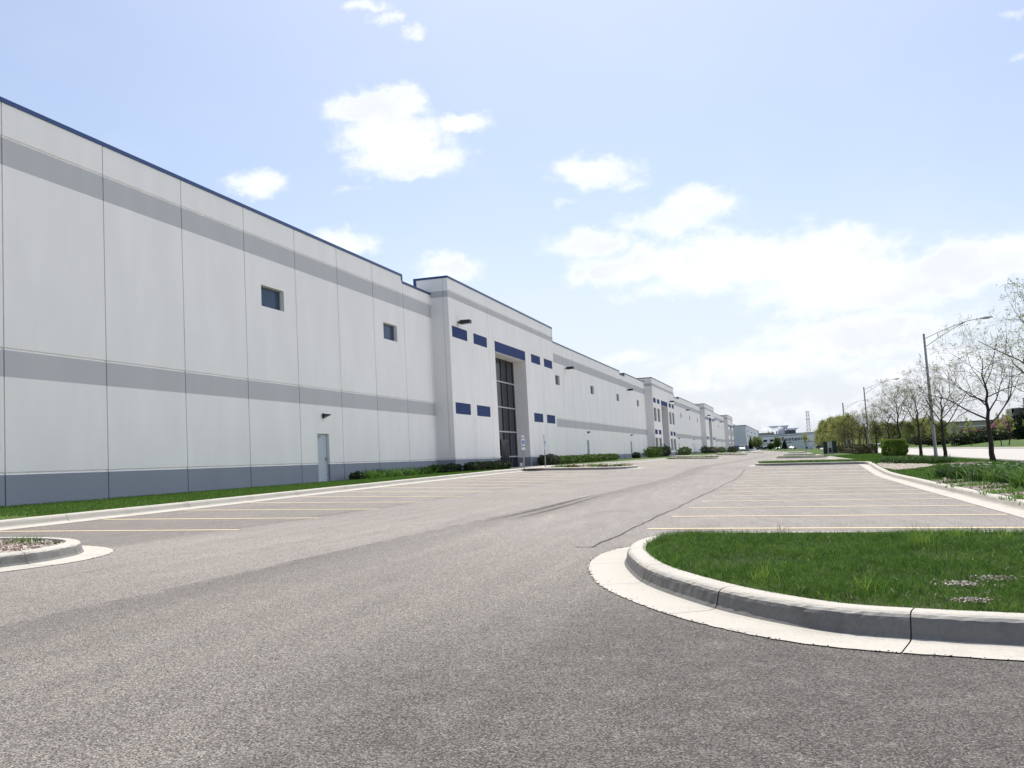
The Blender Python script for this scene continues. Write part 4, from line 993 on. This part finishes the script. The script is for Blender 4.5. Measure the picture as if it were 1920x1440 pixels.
w2 = make_tree('willow_tree', 'pale willow crown just right of the drooping willow', 851, None, WILLOW, H=9.0, spread=1.0, trunk_r=.2, trunk_h=1.6, levels=3, buds=9000, leaf=.42, leaf_size=.2, nl=12); place(w2, 15.0, 350, rz=2, s=1.1)
# trees across the street
acp = [make_tree('park_tree', 'x', 860 + i, 'trees across the street', (TREEG, OLIVE)[i], H=7.5, spread=1.0, trunk_r=.15, trunk_h=1.9, levels=3, buds=5200, leaf=.34, leaf_size=.19, nl=11) for i in range(2)]
ACR = [(25,186,.55),(26,205,.62),(27,222,.6),(30,240,.7),(28,262,.72),(33,270,.75),(27,290,.8),(36,300,.85),(30,325,.85),(38,340,.95),(28,360,.9),(33,385,1.0),(40,400,1.05),(27,420,1.0),(46,380,1.0),(27,455,1.1),(50,420,1.1),(36,470,1.2)]
for i, (x, y, s) in enumerate(ACR):
    t = acp[i] if i < 2 else copy_tree(acp[i % 2]); place(t, x, y, rz=R.uniform(0, 6), s=s)
    t['label'] = 'leafing tree across the street, %s nearest in the band behind the bare trees' % ['the very','second','third','fourth','fifth','sixth','seventh','eighth','ninth','tenth','eleventh','twelfth','thirteenth','fourteenth','fifteenth','sixteenth','seventeenth','eighteenth'][i]
yp = make_tree('sapling', 'x', 880, 'saplings on the grass bank across the street', BUD, H=4.2, spread=.6, trunk_r=.06, trunk_h=1.5, levels=3, buds=700, leaf_size=.08, nl=8)
for i, (x, y) in enumerate([(24.2,167),(24.4,153),(24.3,131),(24.6,128),(24.4,115),(24.2,192)]):
    t = yp if i == 0 else copy_tree(yp); place(t, x, y, rz=R.uniform(0, 6), s=R.uniform(.9, 1.1)); t['label'] = 'thin sapling on the grass bank across the street, %s' % ['second from the left','third from the left','fourth from the left','fifth from the left','rightmost one','leftmost one'][i]
for i, (x, y, rx, rz_, m, lab, nm, cat) in enumerate([(27,170,3.2,1.1,YEW,'wide dark evergreen bush on the bank behind the second sapling','evergreen_bush','bush'),(26.5,205,3.0,1.3,YEW,'dark evergreen bush seen between the hedge and the nearest lamp','evergreen_bush','bush'),
        (33,184,2.6,1.2,YEW,'dark low bush left of the pink bush across the street','evergreen_bush','bush'),(36,190,2.5,2.1,PINK,'pink blossoming bush in front of the tan building','blossom_bush','bush'),(35,170,1.8,2.3,CONIF,'dark round evergreen right of the pink bush','evergreen_bush','bush'),
        (29,240,3.5,1.3,YEW,'dark evergreen bush far across the street behind the clipped hedge','evergreen_bush','bush'),(27,280,4,1.5,BROWNH,'brown bush furthest across the street','bush','bush')]):
    shrub(nm, lab, cat, (x, y, T(x, y)-.1), (rx, rx, rz_), 5200, .17, m, 900 + i, 'bushes across the street')
# trees at the far end of the car park
for i, (x, y, rx, rz_, shp, m, lab, nm) in enumerate([(-21.5,452,1.0,2.6,'cone',CONIF,'small dark conifer at the corner of the far pale building','conifer'),(-18.8,450,1.2,2.8,'cone',CONIF,'second dark conifer beside the far pale building','conifer'),
        (-16.0,448,2.9,2.8,None,TREEG,'round light green tree at the far end of the car park','round_tree'),(-7.3,452,1.7,2.6,None,TREEG,'round green tree below the letters of the far building','round_tree'),(-4.2,450,1.5,2.1,'cone',CONIF,'dark conifer beside the round green tree at the far end','conifer'),
        (-10.2,455,1.7,1.2,None,BUSHG,'low yellow green shrub between the two round trees','round_tree')]):
    z = T(x, y) if x > -14 else T(-14.0, y); t = empty(nm, (x, y, G(x, y) + .05)); tag(t, lab, 'tree', 'trees at the far end of the car park')
    np_mesh('crown', leafy((0, 0, rz_ + .5), (rx, rx, rz_), 3200, .22, 930 + i, shp, .3), 4, m, t); mb = MB(); mb.tube([(0, 0, -.3), (0, 0, rz_ * 1.4)], [.14, .05], 7); mb.build('trunk', BARK, t)
st = make_tree('thin_tree', 'thin dark stemmed tree in front of the far lettered building', 890, None, BUD, H=7, spread=.8, trunk_r=.16, levels=3, buds=1500, leaf=.2, leaf_size=.14); place(st, 5.0, 455, z=G(3, 455) + .1)
# far woods on the horizon
X = rng.uniform(25, 300, 9000); Y = 560 + rng.uniform(0, 60, 9000); hz = 5 + 3*np.sin(X*.05) + 2.4*np.sin(X*.21 + 1) + 1.2*np.sin(X*.63)
V = leafy((0, 0, 0), (1, 1, 1), 9000, 1.5, 77).reshape(-1, 4, 3); V = V * .9; V = V + np.stack([X, Y, .8 + rng.random(9000) ** .8 * np.maximum(hz, 2)], 1)[:, None]
o = np_mesh('woods', V.reshape(-1, 3), 4, OLIVE); tag(o, 'far band of olive woods on the horizon at the right', 'woods', kind='stuff')
# ---------------------------------------------------------------- street lamps
def lamp_post():
    t = empty('street_lamp'); 
    mb = MB(); mb.tube([(0,0,-.2),(0,0,.02),(0,0,.3),(0,0,4.5),(0,0,9.1)], [.16,.16,.125,.105,.075], 12); mb.box(-.19,.19,-.19,.19,-.1,.03); mb.build('pole', GALV, t)
    # twin-bar truss arm reaching over the street (+X)
    up = [(.06,0,8.75),(.9,0,9.08),(2.1,0,9.50),(3.0,0,9.74),(3.5,0,9.80),(3.9,0,9.82)]; lo = [(.06,0,8.15),(.9,0,8.66),(2.1,0,9.34),(2.85,0,9.68)]
    mb = MB(); mb.tube(up, .03, 7); mb.tube(lo, .026, 7); mb.tube([(.95,0,8.70),(.93,0,9.09)], .018, 6); mb.build('arm', GALV, t)
    mb = MB(); n = 8; prof = [(0,.05,.05),(.12,.10,.07),(.35,.17,.09),(.62,.17,.085),(.80,.11,.06),(.86,.03,.02)]
    ringi = []
    for (x, w, h) in prof:
        k = len(mb.v)
        for j in range(n): a = 2*math.pi*j/n; mb.v.append((3.86 + x, w*math.cos(a), 9.83 + x*.06 + h*math.sin(a)*(1 if math.sin(a) > 0 else .7)))
        ringi.append(k)
    for a, b in zip(ringi, ringi[1:]):
        for j in range(n): mb.f.append((a+j, a+(j+1) % n, b+(j+1) % n, b+j)); mb.m.append(0)
    mb.f.append(tuple(ringi[0]+j for j in range(n))); mb.m.append(0); mb.f.append(tuple(ringi[-1]+j for j in range(n))); mb.m.append(0)
    h = mb.build('lamp_head', GALV, t); mb = MB(); mb.box(4.10, 4.52, -.11, .11, 9.765, 9.79); mb.build('lens', LENS, h)
    return t
lp = lamp_post()
for i, y in enumerate((76.7, 141.5, 202.5, 275, 350)):
    t = lp if i == 0 else copy_tree(lp); t.location = (9.83, y, T(9.83, y)); t.rotation_euler = (0, -.012, 0.0)
    tag(t, ['nearest street lamp, tall grey pole with its arm over the street', 'second street lamp along the verge', 'third street lamp along the verge, head above the bare trees', 'fourth street lamp, only its top above the leafy trees', 'farthest street lamp above the olive trees'][i], 'street lamp', 'street lamps along the verge')
# a wooden utility pole beside the third lamp
mb = MB(); t = empty('utility_pole', (11.2, 232, T(9, 232))); tag(t, 'dark utility pole rising above the olive trees beside a lamp', 'pole'); mb.tube([(0,0,-.3),(0,0,10.8)], [.16,.11], 8); mb.build('pole', BARK, t); mb = MB(); mb.box(-.1, 1.0, -.05, .05, 8.2, 8.32); mb.build('crossarm', BARK, t)
# ---------------------------------------------------------------- parking signs
SIGNW = simple('sign_white', (.62, .65, .66), .5); SIGNB = simple('sign_blue', (.03, .13, .42), .5)
def sign_post(loc, rz, lab):
    t = empty('parking_sign', loc, rz); tag(t, lab, 'sign', 'signs at the entrance kerb')
    mb = MB(); mb.box(-.03, .03, -.02, .02, -.2, 1.9); mb.build('post', GALV, t)
    mb = MB(); mb.box(-.12, .12, -.036, -.028, 1.25, 1.66); p = mb.build('sign_plate', SIGNW, t)
    mb = MB(); mb.box(-.08, .08, -.040, -.036, 1.34, 1.55); q = mb.build('symbol_field', SIGNB, p)
    # wheelchair symbol
    mb = MB(); Rw = .055
    for k in range(14):
        a, b = math.radians(150 + 260*k/14), math.radians(150 + 260*(k+1)/14)
        mb.quad((Rw*math.cos(a)-.005, -.0415, 1.41+Rw*math.sin(a)), (Rw*math.cos(b)-.005, -.0415, 1.41+Rw*math.sin(b)), ((Rw-.014)*math.cos(b)-.005, -.0415, 1.41+(Rw-.014)*math.sin(b)), ((Rw-.014)*math.cos(a)-.005, -.0415, 1.41+(Rw-.014)*math.sin(a)))
    mb.box(-.022, -.006, -.0425, -.0405, 1.42, 1.50); mb.box(-.006, .04, -.0425, -.0405, 1.42, 1.434); mb.box(.038, .052, -.0425, -.0405, 1.37, 1.434); mb.box(-.006, .03, -.0425, -.0405, 1.455, 1.467); mb.box(-.03, -.002, -.0425, -.0405, 1.512, 1.54)
    q = mb.build('wheelchair_symbol', SIGNW, p)
    mb = MB(); mb.box(-.12, .12, -.036, -.028, 1.03, 1.17); mb.build('lower_plate', SIGNW, t)
    mb = MB(); mb.box(-.10, .10, -.036, -.028, 1.72, 1.84); mb.build('upper_plate', SIGNW, t)
    return t
sign_post((-14.32, 51.6, T(-14.32, 51.6)), .85, 'white and blue wheelchair parking sign turned to the viewer before the entrance')
sign_post((-14.3, 56.3, G(-14, 56.3) + .14), 1.42, 'narrow parking sign seen nearly edge on beside the gravel island')
# small white marker by the yews
t = empty('ground_light', (-17.2, 61.3, T(-17.2, 61.3)), .5); tag(t, 'small white box light on the ground by the entrance yews', 'light'); mb = MB(); mb.box(-.08, .08, -.06, .06, .10, .34); mb.build('housing', SIGNW, t); mb = MB(); mb.box(-.02, .02, -.02, .02, -.1, .10); mb.build('stake', BLACKM, t)
# ---------------------------------------------------------------- utility boxes
UG = simple('utility_green', (.018, .032, .030), .5, .4); UL = simple('utility_beige', (.42, .43, .39), .6)
def ubox(x, y, w, d, h, m, lab, panel):
    t = empty('utility_box', (x, y, T(x, y))); tag(t, lab, 'utility box', 'utility boxes behind the right kerb')
    mb = MB(); mb.box(-w/2, w/2, -d/2, d/2, .1, h - .06); mb.box(-w/2 - .03, w/2 + .03, -d/2 - .03, d/2 + .03, h - .06, h); mb.build('cabinet', m, t)
    mb = MB(); mb.box(-w/2 - .1, w/2 + .1, -d/2 - .1, d/2 + .1, -.1, .1); mb.build('plinth', CONC, t)
    mb = MB(); mb.box(-w*.3, w*.3, -d/2 - .025, -d/2, .18, h * (.5 if panel else .88)); mb.build('door', UG, t)
ubox(4.35, 150.5, .62, 1.4, 1.85, UG, 'dark green utility cabinet on the left of the three', False)
ubox(4.85, 146.5, .60, .6, 1.78, UL, 'pale grey utility cabinet with a dark panel between two dark ones', True)
ubox(5.50, 149.5, .72, 1.4, 1.85, UG, 'dark green utility cabinet on the right of the three', False)
# ---------------------------------------------------------------- far buildings
BW = make_wall('far_wall_blue_grey', (.70, .69, .77)); BD = make_wall('far_wall_dark', (.17, .20, .26)); BL_ = make_wall('far_wall_pale', (.80, .80, .84)); TAN = make_wall('tan_panel', (.36, .34, .28)); BRK = make_wall('red_brick_band', (.34, .17, .13)); LETT = simple('sign_letter_dark', (.02, .05, .06), .5)  # blue-grey and pale far walls lightened in colour to stand in for haze
b = empty('plain_warehouse', (-19.6, 430, .9)); tag(b, 'pale blue grey windowless warehouse standing beyond the last tower', 'warehouse')
mb = MB(); mb.box(-60, 0, 0, 150, -1, 11.05); mb.build('wall', BW, b)
mb = MB(); mb.box(-60.1, .1, -.1, 150.1, 11.05, 11.3); mb.build('roof_edge', CAPG, b)
mb = MB(); mb.box(-8.0, .04, -.06, 0.0, -1, 2.55); mb.box(.0, .06, .0, 20, -1, 2.3); mb.build('base_band', BD, b)
mb = MB(); mb.box(-3.6, -2.5, -.10, -.06, -.2, 2.1); mb.build('door', DOORM, b)
for i in range(7):
    mb = MB(); mb.box(.0, .08, 14 + i*18, 17 + i*18, 6.2, 7.4); mb.build('window', GLASSD, b)
for i in range(3):
    mb = MB(); mb.box(.0, .6, 10 + i*40, 10.5 + i*40, 8.6, 8.9); mb.build('wall_light', BLACKM, b)
F = empty('lettered_warehouse', (0, 600, .8)); tag(F, 'wide pale building with large blackletter wall lettering at the far end', 'warehouse')
mb = MB(); mb.box(-24, 60, 0, 80, -1, 8.9); mb.build('wall', BL_, F)
mb = MB(); mb.box(-24.1, 60.1, -.12, 80, 8.9, 9.25); mb.build('roof_edge', CAPG, F)
mb = MB(); mb.box(-24.05, 60, -.10, -.0, 7.95, 8.3); mb.build('upper_stripe', BD, F)
mb = MB(); mb.box(-18.4, 60, -.10, -.0, 3.6, 3.95); mb.build('lower_stripe', BD, F)
for a, c in ((-17.6, -15.5), (-13.8, -11.8)):
    mb = MB(); mb.box(a, c, -.14, -.02, 4.9, 6.2); mb.build('window', GLASSD, F)
def wall_text(body, x0, x1, z0, y, parent):
    cu = bpy.data.curves.new('lettering', 'FONT'); cu.body = body; cu.extrude = .06; cu.offset = .016; cu.size = 1; cu.space_character = 1.22
    cu.materials.append(LETT); o = bpy.data.objects.new('lettering', cu); COL.objects.link(o); o.parent = parent; bpy.context.view_layer.update()
    w, h = o.dimensions.x, o.dimensions.y; s = (x1 - x0) / w; o.scale = (s, 2.3 / h * 1.0, 1); o.rotation_euler = (math.pi/2, 0, 0); o.location = (x0, y, z0); bpy.context.view_layer.update()
    me = bpy.data.meshes.new_from_object(o.evaluated_get(bpy.context.evaluated_depsgraph_get())); q = bpy.data.objects.new('lettering', me); COL.objects.link(q); q.parent = parent; q.scale = o.scale; q.rotation_euler = o.rotation_euler; q.location = o.location; bpy.data.objects.remove(o); return q
wall_text('Fontanini', -7.0, 7.3, 4.9, -.2, F)
# swashes that give the letters their blackletter look
mb = MB()
for x, z, w_ in ((-7.7, 6.75, .9), (-5.3, 4.55, .7), (-3.0, 4.35, .7), (4.9, 6.5, .4)):
    mb.quad((x, -.2, z), (x + w_, -.2, z - .18), (x + w_, -.2, z - .42), (x, -.2, z - .2))
    mb.quad((x, -.2, z - .2), (x + .16, -.2, z - .2), (x + .16, -.2, z - .6), (x + .03, -.2, z - .5))
mb.build('lettering_swash', LETT, F)
# plant on and behind the roof
P1 = empty('roof_plant', (-10, 680, .8)); tag(P1, 'grey rooftop structure with a wide overhanging flat roof behind the lettered building', 'rooftop structure')
mb = MB(); mb.box(-.2, 4.6, 0, 12, 0, 14.0); mb.build('wall', BW, P1)
mb = MB(); k = len(mb.v); mb.v += [(-3.5,0,13.6),(5.8,0,13.6),(5.8,12,13.6),(-3.5,12,13.6),(-7.2,0,15.9),(7.2,0,15.9),(7.2,12,15.9),(-7.2,12,15.9)]
for q in ((0,3,2,1),(4,5,6,7),(0,1,5,4),(1,2,6,5),(2,3,7,6),(3,0,4,7)): mb.f.append(tuple(k+i for i in q)); mb.m.append(0)
mb.build('roof', BW, P1)
mb = MB(); mb.box(-6.4, -5.6, 0, 3, 8, 13.6); mb.box(4.4, 6.4, 0, 3, 8, 12.8); mb.build('support', BD, P1)
P2 = empty('roof_plant', (-1, 690, .8)); tag(P2, 'lower grey rooftop structure with a flared roof, right of the larger one', 'rooftop structure')
mb = MB(); mb.box(-3.2, 2.6, 0, 12, 0, 12.8); mb.build('wall', GLASSG, P2)
mb = MB(); k = len(mb.v); mb.v += [(-3.4,0,12.8),(2.8,0,12.8),(2.8,12,12.8),(-3.4,12,12.8),(-4,0,14.0),(4.8,0,14.0),(4.8,12,14.0),(-4,12,14.0)]
for q in ((0,3,2,1),(4,5,6,7),(0,1,5,4),(1,2,6,5),(2,3,7,6),(3,0,4,7)): mb.f.append(tuple(k+i for i in q)); mb.m.append(0)
mb.build('roof', BW, P2)
P3 = empty('roof_plant', (-20, 650, .8)); tag(P3, 'small pale plant room with pipes left on the far roof', 'rooftop structure')
mb = MB(); mb.box(-4, 8, 0, 8, 0, 11.2); mb.build('wall', TAN, P3); mb = MB()
for x, h in ((-2, 13.0), (4.4, 13.4), (7.0, 13.0), (9.5, 12.6)): mb.tube([(x, 2, 9), (x, 2, h)], .35, 8)
mb.build('pipes', CAPG, P3)
# steam
def steam_mat():
    m = bpy.data.materials.new('steam'); m.use_nodes = True; t = m.node_tree; t.nodes.clear(); o = t.nodes.new('ShaderNodeOutputMaterial'); v = t.nodes.new('ShaderNodeVolumePrincipled'); v.inputs['Density'].default_value = .45; v.inputs['Color'].default_value = (.98, .98, .98, 1); v.inputs['Anisotropy'].default_value = .2
    t.links.new(v.outputs[0], o.inputs['Volume']); return m
bm = bmesh.new()
for (x, z, r) in ((-17.5,13.2,1.7),(-15.5,14.2,1.5),(-14.2,13.0,1.8),(-12.5,13.6,1.2),(-9.6,13.3,1.5),(-8.2,14.1,1.3),(-6.8,13.9,.9),(-18.5,15.6,.8),(-15.8,16.2,.7),(-11,12.7,1.2)):
    bmesh.ops.create_icosphere(bm, subdivisions=2, radius=r, matrix=Matrix.Translation((x, 640, z + .3)) @ Matrix.Diagonal((1.35, 1, .8, 1)))
for v in bm.verts: v.co += Vector((math.sin(v.co.z*3 + v.co.x), 0, math.cos(v.co.x*2.3))) * .25
me = bpy.data.meshes.new('steam'); bm.to_mesh(me); bm.free(); me.materials.append(steam_mat()); o = bpy.data.objects.new('steam', me); COL.objects.link(o); tag(o, 'white steam drifting over the far roof', 'steam', kind='stuff')
# lattice towers
def lattice(x, y, z, h, wb, wt, lab, m=None):
    t = empty('lattice_tower', (x, y, z)); tag(t, lab, 'tower', 'lattice towers'); n = 10; mb = MB(); c = []
    for i in range(n + 1):
        s = i / n; w_ = (wb + (wt - wb) * s) / 2; zz = h * s; c.append([(w_, w_, zz), (-w_, w_, zz), (-w_, -w_, zz), (w_, -w_, zz)])
    for k in range(4): mb.tube([c[i][k] for i in range(n+1)], .16, 4)
    mb.build('legs', GALV, t)['kind'] = 'thing'; mb = MB()
    for i in range(n):
        for k in range(4): mb.tube([c[i][k], c[i+1][(k+1) % 4]], .09, 3); mb.tube([c[i][(k+1) % 4], c[i+1][k]], .09, 3); mb.tube([c[i+1][k], c[i+1][(k+1) % 4]], .10, 3)
    mb.build('bracing', GALV, t); mb = MB()
    for s in (1.0, .78, .5): mb.box(-wb*.5, wb*.5, -wb*.5, wb*.5, h*s - .15, h*s + .1)
    mb.build('platform', GALV, t)
lattice(10.2, 700, .8, 25, 2.7, 1.7, 'grey lattice tower behind the lettered building')
lattice(146, 700, .8, 25, 3.4, 1.4, 'faint lattice tower above the tan building at the right')
# tan modern building across the street
M = empty('office_building', (43, 300, .8)); tag(M, 'tan flat roofed office building with a red brick band across the street', 'building')
mb = MB(); mb.box(0, 70, 0, 40, -1, 5.1); mb.build('wall', TAN, M)
mb = MB(); mb.box(2.5, 17.5, -.15, 0, 1.3, 3.1); mb.build('brick_band', BRK, M)
mb = MB(); mb.box(-.1, 17.5, -.2, 0, 3.7, 3.95); mb.build('ledge', BL_, M); mb = MB(); mb.box(-.2, 70, -.25, 40, 5.1, 5.35); mb.build('roof_edge', CAPG, M)
mb = MB(); mb.box(12.6, 15.4, -.2, 0, 3.3, 5.0); mb.build('pale_panel', BL_, M)
for i in range(5): mb = MB(); mb.box(3.5 + i*2.6, 5.0 + i*2.6, -.2, -.1, -.2, 1.2); mb.build('window', GLASSD, M)
mb = MB(); mb.box(15.7, 34, -3, 6, 5.0, 8.0); mb.build('upper_storey', TAN, M)
mb = MB(); mb.box(15.4, 30, -3.4, -3, 6.6, 8.1); mb.box(15.4, 15.8, -3.4, 3, 4.2, 8.1); mb.build('glazing', GLASSG, M)
# ---------------------------------------------------------------- vehicles at the far end
def car(name, paint, seed, van=False):
    t = empty(name); L_, Wd = (4.6, 1.8) if not van else (5.4, 2.0)
    if not van: prof = [(-2.3,.35),(-2.3,.72),(-2.15,.85),(-1.3,.92),(-.75,1.36),(.55,1.42),(1.3,.98),(2.1,.88),(2.3,.70),(2.3,.35)]
    else: prof = [(-2.7,.4),(-2.7,1.2),(-2.2,1.35),(-1.6,2.15),(2.6,2.2),(2.7,1.9),(2.7,.4)]
    bm = bmesh.new(); lv = []
    for s in (-1, 1):
        lv.append([bm.verts.new((x, s * Wd/2 * (.80 if z > 1.0 else 1), z)) for x, z in prof])
    n = len(prof)
    for i in range(n): bm.faces.new((lv[0][i], lv[0][(i+1) % n], lv[1][(i+1) % n], lv[1][i]))
    bm.faces.new(lv[0][::-1]); bm.faces.new(lv[1]); bmesh.ops.recalc_face_normals(bm, faces=bm.faces); bmesh.ops.bevel(bm, geom=bm.edges[:], offset=.05, segments=2, affect='EDGES', profile=.6)
    me = bpy.data.meshes.new('body'); bm.to_mesh(me); bm.free(); me.materials.append(paint); o = bpy.data.objects.new('body', me); COL.objects.link(o); o.parent = t
    for s in (-1, 1):
        mb = MB(); y = s * (Wd/2 * .90 + .012)
        P = [(-1.12,.97),(-.66,1.30),(.45,1.34),(1.0,1.0)] if not van else [(-2.0,1.35),(-1.5,1.95),(-.4,1.95),(-.4,1.35)]
        mb.quad(*[(x, s * Wd/2 * (.83 if z > 1.2 else .93) + s*.05, z) for x, z in P]); mb.build('window', GLASSD, t)
    for x in (-1.4, 1.4):
        for s in (-1, 1):
            mb = MB(); mb.tube([(x, s*(Wd/2 - .2), .33), (x, s*(Wd/2 + .01), .33)], .33, 16); w_ = mb.build('wheel', BLACKM, t); mb = MB(); mb.tube([(x, s*(Wd/2 + .008), .33), (x, s*(Wd/2 + .02), .33)], .19, 12); mb.build('rim', GALV, w_)
    mb = MB(); mb.quad((-1.28 if not van else -2.12, -Wd*.36, .97 if not van else 1.45), (-1.28 if not van else -2.12, Wd*.36, .97 if not van else 1.45), (-.80 if not van else -1.66, Wd*.33, 1.34 if not van else 2.1), (-.80 if not van else -1.66, -Wd*.33, 1.34 if not van else 2.1)); mb.build('windscreen', GLASSD, t)
    for s in (-.62, .62): mb = MB(); mb.box(-2.34 if not van else -2.74, -2.28, s - .14, s + .14, .62, .74); mb.build('headlight', LENS, t)
    return t
def paint(n, c): 
    m = Mat('car_paint_' + n, c, .25, .5, .2); v = m.coord(); f = m.noise(v, 60, 2); m.color(m.ramp(f, [(0, tuple(q*.95 for q in c)), (1, c)])); return m.m
cars = [('white', (.75,.75,.75), -22.6+5, 352, 1.57, True, 'white van parked beyond the last tower'), ('navy', (.02,.04,.12), -13.0, 478, 0.15, False, 'dark blue car parked in front at the far end'), ('black', (.02,.02,.022), -15.5, 484, .1, False, 'black car half hidden behind the dark blue car'),
        ('silver', (.42,.43,.45), -9.6, 482, .2, False, 'silver car right of the dark blue car'), ('white2', (.78,.78,.78), -7.6, 480, 1.5, False, 'white car end on beside the silver car'), ('white3', (.78,.78,.78), -5.0, 486, .1, False, 'white car behind the round green tree'),
        ('silver2', (.50,.5,.52), -1.2, 482, 1.4, False, 'silver car next to the dark conifer at the far end'), ('black2', (.03,.03,.035), 11.5, 440, .1, True, 'dark van beside the willow'), ('white4', (.75,.76,.78), 12.5, 425, 1.5, False, 'white car in front of the dark van by the willow'),
        ('white5', (.78,.78,.78), 27.6, 330, .3, False, 'white car glimpsed under the olive trees'), ('silver3', (.5,.5,.52), 31, 322, .2, False, 'silver car glimpsed under the olive trees')]
for i, (n, c, x, y, rz, van, lab) in enumerate(cars):
    t = car('parked_van' if van else 'parked_car', paint(n, c), i, van); z = G(x, y) if -14 < x < 4 and y < 420 else max(T(x, y), G(min(max(x, -14), 4), y)); z = T(x, y)
    t.location = (x, y, z); t.rotation_euler = (0, 0, rz); tag(t, lab, 'van' if van else 'car', 'vehicles at the far end')
# box truck / trailer
t = empty('box_truck', (2.6, 500, T(2.6, 500))); tag(t, 'white box truck parked before the lettered building', 'truck'); mb = MB(); mb.box(-3.4, 2.4, -1.2, 1.2, .9, 3.5); mb.build('cargo_box', SIGNW, t); mb = MB(); mb.box(2.45, 4.2, -1.1, 1.1, .6, 2.5); mb.build('cab', SIGNW, t)
for x in (-2.2, 3.2):
    for s in (-1, 1): mb = MB(); mb.tube([(x, s*.8, .45), (x, s*1.15, .45)], .45, 14); mb.build('wheel', BLACKM, t)
